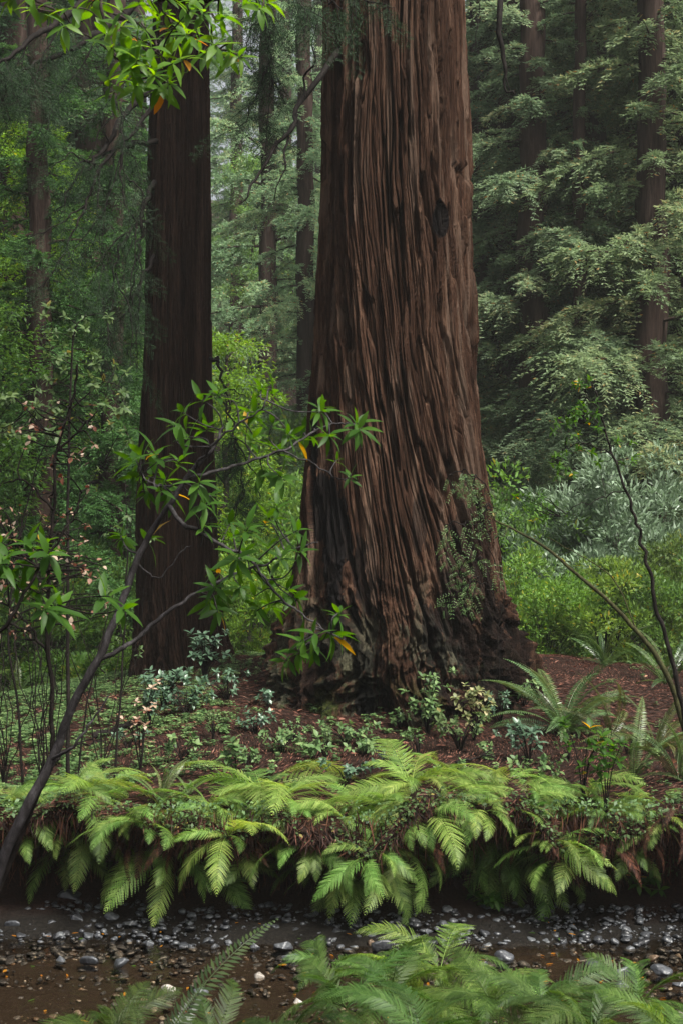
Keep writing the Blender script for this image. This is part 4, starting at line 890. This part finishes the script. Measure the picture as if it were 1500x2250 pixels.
for i, (px, py, wd, tn, lb) in enumerate([
 (30, 2043, 38, .45, 'angular grey stone at the left end of the far shore'), (110, 2040, 32, .3, 'dark grey stone on the left gravel beside the angular one'),
 (170, 2032, 48, .35, 'wide dark flat stone on the left gravel'), (245, 2030, 34, .5, 'grey stone on the left gravel below the hanging fern'),
 (285, 2040, 40, .3, 'dark stone at the water edge left of centre'), (135, 2104, 30, .6, 'pale stone standing out of the water at left'),
 (200, 2108, 48, .45, 'flat wedge-shaped stone in the water at left'), (265, 2115, 44, .5, 'long flat stone in the water left of centre'),
 (330, 2070, 30, .55, 'rounded stone breaking the water left of the twin fronds'), (155, 2000, 60, .15, 'black block of stone against the left bank'),
 (620, 2080, 52, .5, 'broad pale grey stone on the gravel near centre'), (560, 2075, 26, .4, 'small dark stone by the twin fronds'),
 (640, 2100, 42, .6, 'flat light stone at the water edge near centre'), (675, 2105, 30, .7, 'tan stone in shallow water near centre'),
 (570, 2140, 36, .95, 'white-topped stone in the creek below centre'), (370, 2170, 34, .97, 'pale round stone in the near water'),
 (440, 2175, 40, .55, 'bluish stone in the near water'), (655, 2195, 28, .97, 'white stone in the near water at centre'),
 (840, 2080, 50, .3, 'dark stone on the gravel right of centre'), (850, 2105, 26, .55, 'bluish grey pebble-like stone in the water right of centre'),
 (815, 2072, 26, .85, 'brown stone on the gravel right of centre'),
 (1105, 2100, 44, .45, 'grey stone on the right shore below the dark ferns'), (1060, 2115, 28, .35, 'dark stone beside the low green seedling'),
 (1302, 2110, 46, .3, 'black pointed stone against the right bank'), (1370, 2135, 56, .6, 'large rounded grey stone on the right shore'),
 (1435, 2102, 30, .85, 'brown stone on the right shore'), (1365, 2160, 44, .5, 'pale flat stone in the water at right'),
 (1450, 2130, 50, .4, 'flat dark stone near the right edge'), (1490, 2160, 40, .5, 'grey stone cut by the right edge of the photo'), (1495, 2225, 40, .9, 'pale stone at the bottom right corner'),
]):
    r = random.Random(i+3)
    d = (CAMZ-.02)*F/(py-1125); x = (px-750)*d/F; V, T = STL[i % 6]; s = wd*.5*d/F*1.05
    a = Acc(); q = V*np.array([1, r.uniform(.65, .9), r.uniform(.5, .75)])*s; an = r.uniform(-.5, .5)
    q = np.stack([q[:, 0]*math.cos(an)-q[:, 1]*math.sin(an), q[:, 0]*math.sin(an)+q[:, 1]*math.cos(an), q[:, 2]], -1)
    a.add(q, None, T, tn); o = a.build('stone', M_stone); o.location = (x, d, max(.0, float(np.interp(d-bankoff(x), [10.3, 10.5, 11], [0, .02, .1])))+s*.12); tag(o, lb, 'stone', GST)

# ------------------------------------------------------------------ saplings with whorled leaves
def whorl(f, P, D, n, L, r, spread=1.0, wr=.28, droop=.25):
    D = norm(np.asarray(D, float)); A = norm(np.cross(D, [.3, .9, .2])); B = np.cross(A, D)
    an = np.arange(n)*2.399+r.uniform(0, 6.28); k = np.linspace(.15, 1, n)
    out = np.cos(an)[:, None]*A+np.sin(an)[:, None]*B
    DD = D*(1.15-k)[:, None]*.9+out*spread*(.45+k)[:, None]; DD[:, 2] += -.05
    N = np.array([0, 0, 1.])*.9+D*.5-out*.25
    PP = P-D*(k*.3*L)[:, None]
    tn = r.uniform(.2, .9, n); tn = np.where(r.random(n) < .025, .98, tn)
    leaves(f, PP, DD, N+r.normal(0, .15, (n, 3)), L*r.uniform(.7, 1.1, n), L*wr*r.uniform(.85, 1.15, n), tn, r.uniform(droop-.15, droop+.25, n), .22)
def sapling(name, label, mat, fm, stems, whorls, L, cat='sapling', n=(5, 9), extra=None, wr=.28, twigs=True, wob=.011, droop=.25, parts=('stem', 'foliage')):
    """stems: (pts[(px,py,d)], r0, r1); whorls: (px,py,d,dx,dz[,scale])"""
    t = thing(name, label, cat); s = Acc(); f = Acc(); r = np.random.default_rng(len(label)*7+len(whorls)); nodes = []
    for k, (pts, r0, r1) in enumerate(stems):
        l = tube(s, [at(*p) for p in pts], r0, r1, max(12, len(pts)*8), 8, wob=wob*min(1, .012/r0)); nodes.append(l)
    allp = np.concatenate([l[len(l)//4:] for l in nodes]) if nodes else None
    for wv in whorls:
        P = at(*wv[:3]); sc = wv[5] if len(wv) > 5 else 1
        if twigs and allp is not None:
            q = allp[np.argmin(np.linalg.norm((allp-P)*[1, .7, 1], axis=1)+.25*np.maximum(0, allp[:, 2]-P[2]))]
            D = P-q+np.array([0, -.02, .03]); 
            if np.linalg.norm(P-q) > .02: tube(s, [q, (q+P)/2+r.normal(0, .02, 3), P], .004, .0022, 8, 5)
        else: D = np.zeros(3)
        D = norm(D)*.6+np.array([wv[3], -.35, wv[4]])
        whorl(f, P, D, int(r.integers(n[0], n[1]+1)), L*sc, r, wr=wr, droop=droop)
    s.build(parts[0], mat, t, smooth=True)
    if f.n: f.build(parts[1], fm, t, smooth=True)
    return t
# the leaning grey sapling in front, d about 6 m
W1 = [(935,835,0,1),(885,905),(820,905),(800,1040),(970,900)]
def ww(lst, d, j=.35, seed=1):
    r = random.Random(seed); out = []
    for q in lst:
        px, py = q[0], q[1]; out.append((px, py, d+r.uniform(-j, j), q[2] if len(q) > 2 else r.uniform(-.6, .6), q[3] if len(q) > 3 else r.uniform(-.2, .7), q[4] if len(q) > 4 else r.uniform(.8, 1.1)))
    return out
lean = ww([(478,862,.1,1),(440,875,-.6,.6),(400,905,-.6,.3),(385,935,-.7,0),(410,960,-.3,.2),(455,935,.2,.6),(500,950,.3,.4),(575,850,.1,1),(600,860,.5,.5),(560,905,.1,.4),(600,930,.3,.3),(545,930,0,.3),
 (640,955,.4,.3),(665,960,.4,.1),(610,985,.1,.6),(580,1040,.1,-.2),(620,1050,.4,-.3),(560,960,0,.5),(700,890,.3,.8),(712,905,.6,.3),(690,960,.5,-.1),(725,960,.6,-.3),(785,930,.6,.3),(790,945,.2,-.2),
 (340,990,-.4,.6),(310,1000,-.7,.2),(290,1015,-.7,.1),(350,1010,.2,.5),(330,1045,-.5,-.1),(370,1055,.2,.2),(395,1010,.1,.7),(300,1050,-.5,-.3),(350,1080,-.3,-.3),(380,1095,.2,-.5),(440,1060,.3,.2),(465,1090,.5,-.1),(455,1110,.3,-.5),(320,1090,-.3,-.6),
 (265,1175,-.5,.3),(270,1190,0,-.7),(335,1180,.5,.2),(770,1045,.2,.6,.7),(740,1010,.2,.3,.5)], 6.0, .4, 3)
lowr = ww([(450,1155,.3,.6),(520,1180,.3,.5),(545,1160,.2,.8),(590,1135,.2,.8),(620,1150,.4,.3),(610,1110,.2,.6),(655,1165,.5,.3),(520,1230,0,-.5),(560,1250,.2,.3),(475,1255,-.6,.3),(470,1290,-.5,.1),(460,1330,-.4,-.4),(485,1310,.1,-.4),(480,1350,-.1,-.7),
 (530,1290,.2,.1),(560,1310,.2,.4),(590,1290,.3,.5),(600,1330,.3,0),(640,1300,.5,.2),(655,1320,.5,-.3),(560,1345,.1,-.2),(620,1225,.5,.4),(665,1210,.5,.2),(540,1210,.4,.1),(690,1390,-.3,.4),(745,1345,.2,.8,.8),(755,1395,.5,.2),(735,1400,.1,-.3),(660,1410,-.5,.2),(650,1440,-.4,-.2),(625,1455,-.5,0,.8),(690,1435,.3,-.6,.9),(590,1200,.2,.3),(505,1150,.1,.4)], 6.05, .4, 4)
sapling('sapling', 'leaning grey-barked sapling crossing both redwoods from the lower left with whorls of long green leaves', M_greystem, M_sap,
 [([(-90,2330,6.3),(-30,2030,6.2),(10,1880,6.15),(62,1770,6.1),(120,1660,6.1),(155,1560,6.05),(215,1450,6.0),(262,1340,6.0),(300,1235,6.0),(335,1165,6.0),(372,1110,5.95),(410,1050,5.95),(445,1010,5.95),(470,985,5.95),(490,940,5.95)], .026, .006),
  ([(215,1450,6.0),(270,1425,6.0),(320,1385,6.05),(380,1335,6.1),(450,1295,6.15),(520,1260,6.2),(580,1240,6.2),(640,1210,6.2),(700,1190,6.2)], .011, .003),
  ([(372,1110,5.95),(400,1150,5.9),(440,1170,5.9),(490,1200,5.9),(545,1225,5.9),(580,1270,5.9),(625,1320,5.9),(680,1360,5.9),(740,1400,5.85)], .011, .003),
  ([(415,1048,5.95),(480,1035,6.0),(560,1010,6.1),(620,990,6.1),(690,950,6.2),(740,930,6.2),(785,935,6.2)], .008, .003),
  ([(430,1030,5.95),(450,1000,5.9),(500,950,5.85),(560,910,5.8),(590,880,5.8)], .007, .003),
  ([(400,1060,5.95),(350,1070,6),(310,1040,6.1)], .006, .003),
  ([(620,990,6.1),(690,1020,6.1),(740,1050,6.1),(770,1050,6.1)], .004, .002),
  ([(110,1670,6.1),(160,1640,6.0),(200,1590,6.0),(240,1530,6.0)], .008, .003), ([(300,1235,6),(350,1270,6),(400,1210,6),(420,1200,6)], .004, .002)], lean+lowr, .108, wr=.26)
# dark upright sapling at left with pinkish leaves
r = np.random.default_rng(8)
def cloud(n, x0, x1, y0, y1, d, sd, sc=(.7, 1.1)):
    r = np.random.default_rng(sd); return [(r.uniform(x0, x1), r.uniform(y0, y1), d+r.uniform(-.5, .5), r.uniform(-.7, .7), r.uniform(-.6, .6), r.uniform(*sc)) for _ in range(n)]
sapling('sapling', 'black-stemmed upright sapling at left with pale pinkish withered leaves', M_darkstem, M_dead,
 [([(-80,2330,6.35),(-10,1990,6.25),(60,1800,6.2),(110,1685,6.2),(116,1560,6.2),(106,1400,6.2),(108,1250,6.2),(118,1120,6.2),(128,980,6.2),(160,880,6.2),(170,800,6.2)], .014, .005),
  ([(108,1440,6.2),(60,1370,6.2),(20,1330,6.2)], .008, .003), ([(118,1120,6.2),(60,1060,6.2),(10,1060,6.2)], .006, .003), ([(128,990,6.2),(180,940,6.2),(215,900,6.2)], .006, .003), ([(110,1200,6.2),(160,1140,6.2),(180,1080,6.2)], .006, .003), ([(110,1300,6.2),(60,1240,8),(30,1180,6.2)], .006, .003)],
 cloud(60, -10, 190, 1110, 1290, 6.5, 1, (.6, 1.1))+cloud(30, 40, 210, 880, 1100, 6.3, 2, (.6, 1.1))+cloud(30, 60, 240, 1200, 1380, 6.4, 3, (.6, 1.1))+cloud(36, -10, 90, 1230, 1400, 6.4, 5, (.6, 1.1)), .034, n=(1, 3), wr=.55)
sapling('sapling', 'green leafy young tree behind the black stem at left', M_darkstem, M_shrub,
 [([(150,1900,11.6),(150,1500,11.6),(150,1100,11.6),(160,760,11.6),(190,690,11.6)], .02, .004), ([(150,1000,11.6),(60,900,11.6),(20,860,11.6)], .008, .003), ([(155,900,11.6),(230,840,11.6),(280,860,11.6)], .007, .003), ([(158,800,11.6),(90,760,11.6)], .006, .003), ([(150,1150,11.6),(230,1010,11.6)], .006, .002)],
 cloud(34, 90, 240, 670, 860, 11.6, 11)+cloud(36, -10, 150, 850, 960, 11.6, 12)+cloud(20, 180, 300, 800, 1000, 11.6, 13), .07, n=(5, 8), wr=.5)
sapling('sapling', 'dark green leafy shoots reaching in at the left edge', M_darkstem, M_sap,
 [([(-120,2420,5.7),(-60,1750,5.6),(-30,1440,5.6),(20,1370,5.6),(60,1290,5.6),(110,1220,5.6),(150,1150,5.6)], .012, .004), ([(20,1370,5.6),(80,1380,5.6),(130,1330,5.6)], .005, .002)],
 ww([(0,1190,-.3,.7),(10,1220,.3,.3),(-5,1240,-.5,0),(95,1190,.3,.6),(70,1220,-.3,.3),(110,1220,.5,-.2),(60,1250,-.2,-.4),(75,1290,-.4,.1),(100,1340,.5,0),(130,1340,.6,.2),(30,1270,-.5,-.2),(240,1310,.4,.2),(275,1340,.5,-.1),(60,1190,.2,.8)], 5.6, .25, 9), .12)
for k, (pts, rr, lb) in enumerate([([(150,1900),(190,1560),(230,1380),(250,1300)], .006, 'thin dark shoot just right of the black stem'), ([(250,1750),(270,1450),(280,1200),(275,1050)], .007, 'thin dark shoot left of the slimmer redwood base'), ([(60,1900),(40,1560),(20,1400),(40,1200),(90,1000),(150,890)], .008, 'thin curved shoot near the left edge')]):
    sapling('sapling', lb, M_darkstem, M_shrub, [([(a, b, 11.8) for a, b in pts], rr*1.6, .003)], cloud(5, pts[-1][0]-60, pts[-1][0]+60, pts[-1][1]-20, pts[-1][1]+140, 11.8, 60+k), .06, n=(4, 6), wr=.45)
# bay branch hanging into the top left
top = ww([(70,20,-.5,-.2),(110,30,.2,-.4),(140,60,0,-.8),(60,-5,-.4,0),(200,10,-.3,-.2),(185,45,.1,-.3),(230,75,-.5,-.4),(265,60,.2,-.5),(245,105,-.3,-.5),(285,110,.3,-.6),(320,60,.2,0),(350,30,0,.3),(330,105,0,-.4),(370,60,.4,-.2),(390,95,.3,-.5),(420,20,.5,.4),(450,25,.5,.3),(480,50,.6,.1),(440,85,.3,-.4),(475,100,.4,-.3),(510,115,.7,-.2),(500,130,.2,-.7),(530,125,.7,-.3),(545,0,.5,.2),(590,5,.6,.2),(570,20,.3,-.4),(495,35,.4,.3),
 (235,190,-.8,0),(250,205,-.5,-.4),(280,165,-.3,.1),(290,150,.1,.2),(330,150,.2,.1),(350,190,.2,-.3),(358,205,0,-.9),(375,185,.4,-.4),(300,190,-.2,-.3),(340,165,.4,.1),(410,130,.3,-.2),(380,140,.2,-.4),(300,85,-.2,.2),(400,50,.2,.5),(450,120,.3,-.4),(160,15,-.2,.1),(430,0,0,.6),(20,0,-.3,-.3),(265,20,0,.3),(310,0,0,.4),(365,-10,0,.4),(300,130,0,0),(270,130,-.5,.1),(360,120,.2,.2),(410,75,.1,0),(215,25,-.2,-.6)], 5.6, .45, 12)
sapling('bay_tree', 'bright green bay branch with a few orange leaves hanging across the top left', M_twig, M_bay,
 [([(-1500,2400,6.2),(-1480,1200,6.2),(-1380,200,6.1),(-1000,-300,6.0),(-600,-380,5.9),(-200,-250,5.8),(60,-120,5.7),(200,-70,5.65),(330,-30,5.6),(430,-10,5.6),(530,-20,5.6),(600,-10,5.6)], .16, .006),
  ([(200,-70,5.65),(225,20,5.6),(250,110,5.6),(290,150,5.55),(340,175,5.5)], .008, .003), ([(-200,-250,5.8),(0,-60,5.7),(80,0,5.7),(140,30,5.6)], .01, .003),
  ([(330,-30,5.6),(370,40,5.6),(430,85,5.6),(500,110,5.6)], .007, .003), ([(250,30,5.6),(320,60,5.55),(350,110,5.5),(365,170,5.5)], .005, .002), ([(430,-10,5.6),(450,20,5.6),(480,45,5.6)], .004, .002)], top, .098, cat='tree', parts=('limb', 'foliage'), n=(5, 8), wr=.30)
# right hand saplings
sapling('sapling', 'thin mossy stem leaning to the upper left across the right thicket', M_mossstem, M_shrub,
 [([(1560,1760,11.5),(1500,1590,11.5),(1476,1510,11.5),(1440,1440,11.5),(1400,1390,11.5),(1340,1325,11.5),(1270,1265,11.5),(1200,1205,11.6),(1140,1170,11.6),(1085,1143,11.7)], .028, .007), ([(1400,1390,11.5),(1350,1280,11.5),(1290,1230,11.5),(1200,1180,11.5)], .006, .003)], cloud(5, 1080, 1140, 1120, 1190, 11.7, 70), .05, n=(4, 6), wr=.4)
sapling('sapling', 'upright dark thin stem at right with loose sprays of small green leaves on top', M_darkstem, M_sap,
 [([(1530,1760,10.8),(1500,1560,10.8),(1470,1440,10.8),(1440,1330,10.8),(1418,1230,10.8),(1400,1160,10.8),(1375,1080,10.8),(1345,1000,10.8),(1318,920,10.8),(1305,850,10.8)], .02, .005), ([(1345,1000,10.8),(1290,975,10.8),(1230,990,10.8),(1215,1020,10.8)], .006, .002), ([(1330,950,10.8),(1270,900,10.8),(1220,925,10.8)], .005, .002), ([(1315,900,10.8),(1280,860,10.8),(1275,840,10.8)], .005, .002), ([(1375,1080,10.8),(1300,1100,10.8),(1230,1130,10.8)], .005, .002)],
 cloud(16, 1260, 1310, 830, 930, 10.8, 71)+cloud(14, 1215, 1280, 900, 960, 10.8, 72)+cloud(14, 1210, 1280, 970, 1050, 10.8, 73)+cloud(10, 1300, 1400, 920, 1020, 10.8, 74)+cloud(8, 1130, 1200, 1080, 1140, 10.8, 75), .062, n=(5, 8), wr=.34, wob=.04)
# small plants of the mound
def floor_plant(px, py_base, d, lb, h, n, L, fm, w_=.5, wr=.5, stem=M_darkstem, nm='seedling', cat='seedling', g='small plants on the mound', tint=(1,1,1)):
    x = (px-750)*d/F; z0 = float(G(x, d)); t = thing(nm, lb, cat, (x, d, z0), 0, g); s = Acc(); f = Acc(); r = np.random.default_rng(px)
    for k in range(n):
        an = r.uniform(0, 6.28); q = np.array([math.cos(an)*w_*r.uniform(.1, 1), math.sin(an)*w_*r.uniform(.1, .7), h*r.uniform(.45, 1.05)])
        tube(s, [(0, 0, -.03), q*[.35, .35, .6], q], .006, .002, 8, 4)
        whorl(f, q, q*[1, 1, .2]+[0, -.1, h*.5], int(r.integers(5, 9)), L*r.uniform(.8, 1.15), r, wr=wr)
        if n < 20: whorl(f, q*[.8, .8, .75], q*[1, 1, .2]+[0, -.1, h*.3], int(r.integers(3, 6)), L*r.uniform(.7, 1), r, wr=wr)
    s.build('stems', stem, t, smooth=True); o = f.build('foliage', fm, t, smooth=True); o.color = (*tint, 1)
M_gloss = leafmat('glossy_bluish_leaves', [(0, (.03, .06, .035)), (.5, (.06, .115, .065)), (1, (.11, .18, .11))], .2, .35, .5)
M_yel = leafmat('yellow_cream_leaves', [(0, (.07, .12, .035)), (.6, (.17, .19, .075)), (1, (.42, .36, .19))], .4, .5, .4)
for a in [
 (450, 0, 15.6, 'glossy bluish-green bush at the right foot of the slimmer redwood', .55, 26, .085, M_gloss, .32, .5),
 (360, 0, 14.6, 'glossy bluish-green bush in front of the slimmer redwood base', .42, 22, .08, M_gloss, .3, .5),
 (410, 0, 14.2, 'low glossy bush below the two bluish ones', .3, 16, .07, M_gloss, .35, .5),
 (330, 0, 13.9, 'small glossy plant at the left of the bluish bushes', .5, 10, .08, M_gloss, .2, .55),
 (500, 0, 14.6, 'small bush on the brown slope between the redwoods', .3, 14, .06, M_gloss, .35, .5),
 (310, 0, 12.3, 'bare thin plant with pale pink leaves on the left of the mound', .75, 7, .06, M_dead, .25, .6),
 (940, 0, 13.2, 'leafy seedling in front of the right foot of the huge redwood', .55, 18, .06, M_sorrel, .3, .55),
 (1040, 0, 12.9, 'seedling with cream yellow leaves right of the leafy one', .5, 12, .065, M_yel, .28, .5),
 (1010, 0, 12.5, 'low dark plant with brown and cream leaves under the yellow seedling', .3, 16, .05, M_shrub, .35, .5),
 (880, 0, 13.4, 'tiny plant against the roots of the huge redwood', .18, 8, .05, M_sorrel, .2, .5),
 (1100, 0, 13.6, 'small leafy plant near the outer right root', .28, 12, .05, M_gloss, .25, .5),
 (1150, 0, 14.2, 'small pale plant at the tip of the right root', .3, 10, .055, M_sorrel, .25, .5),
 (560, 0, 13.2, 'small green plant on the slope left of the huge redwood', .22, 10, .055, M_gloss, .3, .5),
 (620, 0, 12.6, 'low green plant in front of the left root of the huge redwood', .2, 12, .05, M_sorrel, .3, .55),
 (760, 0, 12.9, 'low leafy plant at the front foot of the huge redwood', .2, 14, .055, M_sorrel, .35, .55),
 (690, 0, 12.2, 'pale green seedling on the litter left of centre', .25, 6, .07, M_sorrel, .15, .55),
 (520, 0, 11.6, 'broad-leaved light green plant behind the ferns left of centre', .4, 4, .10, M_sorrel, .1, .5),
 (1160, 0, 12.1, 'light leafy plant beside the large dark sword fern', .35, 9, .08, M_gloss, .2, .5),
 (1280, 0, 11.4, 'dark seedling with broad leaves above the right bank', .6, 6, .10, M_sap, .2, .5),
 (1330, 0, 10.9, 'green seedling with a thin bent stem on the right bank', .7, 6, .10, M_sap, .2, .45),
 (870, 0, 11.6, 'small light seedling at the edge of the litter right of centre', .2, 6, .06, M_sorrel, .2, .5),
]: floor_plant(*a)
for k, (px, h, lb) in enumerate([(235, .72, 'pale broad-leaved plant growing among the left ferns'), (1075, .12, 'small bright green seedling at the foot of the right bank'), (1440, .2, 'little green sprig against the black right bank'), (1150, .8, 'ivy-like sprig hanging on the right bank')]):
    P = bankpt(px, h); t = thing('seedling', lb, 'seedling', P+[0, -.05, 0], 0, 'small plants on the bank'); s = Acc(); f = Acc(); r = np.random.default_rng(k+900)
    for j in range(7):
        q = np.array([r.uniform(-.14, .14), -r.uniform(.02, .2), r.uniform(.02, .2)]); tube(s, [(0, .04, 0), q*.5, q], .004, .002, 6, 4); whorl(f, q, q+[0, -.1, .1], 5, .09, r, wr=.45)
    s.build('stems', M_stemg, t); f.build('foliage', M_sap, t, smooth=True)

# ------------------------------------------------------------------ damp air
def haze():
    m, n, l = newmat('damp_air'); v = n.new('ShaderNodeVolumePrincipled'); v.inputs['Color'].default_value = (.90, .93, .90, 1); v.inputs['Density'].default_value = .00065; v.inputs['Anisotropy'].default_value = .2
    o = n.new('ShaderNodeOutputMaterial'); l.new(v.outputs[0], o.inputs['Volume'])
    a = Acc(); V = [[x, y, z] for z in (-3, 75) for y in (-45, 245) for x in (-235, 235)]
    a.add(V, [[0, 2, 3, 1], [4, 5, 7, 6], [0, 1, 5, 4], [2, 6, 7, 3], [0, 4, 6, 2], [1, 3, 7, 5]])
    tag(a.build('haze', m), kind='stuff')
haze()

# fallen things
def fallen(pts, r0, lb, m=None):
    a = Acc(); P = [np.array([(px-750)*d/F, d, float(G((px-750)*d/F, d))+dz]) for px, d, dz in pts]
    tube(a, P, r0, r0*.4, 20, 7, wob=.03); tube(a, [P[1], P[1]+[.12, .1, .05], P[1]+[.25, .12, .02]], r0*.5, .002, 8, 5)
    tag(a.build('fallen_branch', m or M_darkstem, smooth=True), lb, 'branch')
fallen([(205, 14.0, .03), (270, 14.1, .06), (320, 14.2, .04)], .035, 'thick dark fallen branch on the left of the mound')
fallen([(455, 13.6, .02), (490, 13.8, .05), (520, 13.95, .03)], .012, 'thin fallen stick on the slope left of the huge redwood', M_mossstem)
fallen([(110, 13.0, .04), (165, 13.2, .12), (230, 13.6, .05)], .014, 'thin dark stick lying at the left behind the ferns')
fallen([(600, 11.5, .02), (640, 11.55, .04), (665, 11.6, .02)], .01, 'short brown stick on the litter behind the ferns')
fallen([(1000, 12.0, .02), (1060, 12.1, .05), (1110, 12.1, .02)], .012, 'brown stick on the litter below the seedlings')
a = Acc(); r = np.random.default_rng(77); n = 90; x = r.uniform(-2.8, 2.8, n); y = r.uniform(8.9, 10.9, n); an = r.uniform(0, 6.28, n)
leaves(a, np.stack([x, y, np.where(y > 10.3, .06, .006)+0*x], -1), np.stack([np.cos(an), np.sin(an), 0*an], -1), np.stack([r.normal(0, .15, n), r.normal(0, .15, n), np.ones(n)], -1), r.uniform(.03, .07, n), r.uniform(.012, .022, n), r.choice([.97, .985, 1, .3], n), .05, .1)
tag(a.build('fallen_leaves', M_bay), 'small orange and green leaves fallen on the creek and its gravel', 'leaves', kind='stuff')
fern(nearpt(950, 2230, 7.3), 'tall pale lady fern standing up right of centre in front of the far bank', 7, .95, GF, bias=[3, 0, 3, 1], tint=(1.0, 1.0, .9), spread=100, seed=250)

# bare tangles at the left
for k, (x0, x1, y0, d, n, lb) in enumerate([(60, 130, 1725, 11.7, 12, 'tangle of thin bare dark twigs at the far left'), (190, 260, 1700, 12.6, 6, 'bare twiggy shrub left of the slimmer redwood base'), (-20, 40, 1720, 11.6, 9, 'few long bare twigs rising at the left edge')]):
    t = thing('bare_shrub', lb, 'shrub', (0, 0, 0)); a = Acc(); r = np.random.default_rng(600+k); xb = (x0+x1)/2
    for j in range(n):
        xx = r.uniform(x0-90, x1+90); top_ = r.uniform(1000, 1350); m = (xb+xx)/2+r.uniform(-25, 25)
        L = tube(a, [at(xb+r.uniform(-6, 6), y0, d), at(m, (y0+top_)/2, d+r.uniform(-.3, .3)), at(xx, top_, d+r.uniform(-.5, .5))], .0055, .0015, 20, 5, wob=.07)
        for q in (8, 12, 15): tube(a, [L[q], L[q]+[r.uniform(-.15, .15), r.uniform(-.1, .1), r.uniform(.05, .2)], L[q]+[r.uniform(-.35, .35), r.uniform(-.2, .2), r.uniform(.1, .35)]], .003, .001, 10, 4)
    a.build('stems', M_darkstem, t, smooth=True)

kinds = ['round-leaved', 'pale', 'dark', 'spindly', 'bushy', 'drooping']
where = [(210, 12.6, 'left of the mound near the bare twigs'), (280, 13.2, 'left slope of the mound'), (400, 12.4, 'slope below the glossy bushes'), (470, 12.9, 'litter below the gap between the redwoods'), (540, 12.2, 'litter behind the left-centre ferns'), (590, 14.2, 'brown slope against the left root of the huge redwood'),
 (650, 13.0, 'litter under the hanging sapling leaves'), (720, 12.4, 'litter in front of the mossy root'), (800, 12.5, 'litter below the hollow between the roots'), (850, 12.0, 'bare litter at the centre of the mound'), (920, 12.4, 'litter below the leafy seedling'), (980, 13.2, 'ground between the two seedlings'), (1070, 12.3, 'litter right of the low dark plant'),
 (1130, 12.8, 'ground left of the large sword fern'), (1180, 11.6, 'bank top right of centre'), (1250, 12.2, 'ground below the large sword fern'), (1000, 11.5, 'litter just behind the ferns right of centre'), (760, 11.7, 'litter just behind the central ferns'), (1380, 12.4, 'ground between the right sword ferns')]
for i, (px, d, wh) in enumerate(where):
    floor_plant(px, 0, d, kinds[i % 6]+' little green plant on the '+wh, .12+.05*(i % 4), 5+i % 5, .035+.012*(i % 3), [M_sorrel, M_gloss, M_sorrel, M_shrub][i % 4], .2+.05*(i % 3), .6)

def lip_duff():
    """needles, twigs and roots spilling over the edge of the bank"""
    a = Acc(); r = np.random.default_rng(88); n = 16000; x = r.uniform(-4.6, 4.6, n); h = r.uniform(.72, 1.03, n)
    y = np.interp(h, [.65, .75, .95, 1.05], [11.16, 10.98, 10.66, 10.7])+bankoff(x)-r.uniform(.0, .07, n); z = h+G(x, 10.6)-1
    D = np.stack([r.normal(0, .5, n), r.normal(-.4, .3, n), r.normal(-.8, .4, n)], -1); N = np.stack([r.normal(0, .5, n), -np.ones(n), r.normal(.5, .4, n)], -1)
    diamonds(a, np.stack([x, y, z], -1), D, N, r.uniform(.04, .16, n), r.uniform(.004, .013, n), np.clip(r.normal(.35, .28, n), 0, .96), .05)
    tag(a.build('bank_duff', M_litter), 'brown needles and rootlets spilling over the edge of the creek bank', 'litter', kind='stuff')
    a = Acc(); n = 15000; x = r.uniform(-4.6, 4.6, n); h = r.uniform(.7, 1.05, n); k = noise(x*2.2, h*3, 14) > r.uniform(-.5, .3, n); x, h = x[k], h[k]; n = len(x)
    y = np.interp(h, [.65, .75, .95, 1.05], [11.16, 10.98, 10.66, 10.7])+bankoff(x)-r.uniform(.03, .16, n); z = h+G(x, 10.6)-1+r.uniform(0, .05, n)
    D = np.stack([r.normal(0, .7, n), -np.ones(n)*.6, r.normal(0, .5, n)], -1); N = np.stack([r.normal(0, .5, n), -np.ones(n)*.5, np.ones(n)], -1); L = r.uniform(.015, .05, n)
    diamonds(a, np.stack([x, y, z], -1), D, N, L, L*.55, np.clip(r.normal(.45, .3, n), 0, 1), .1)
    tag(a.build('bank_herbs', M_shrub), 'small mixed green leaves along the edge of the creek bank between the ferns', 'herbs', kind='stuff')
lip_duff()
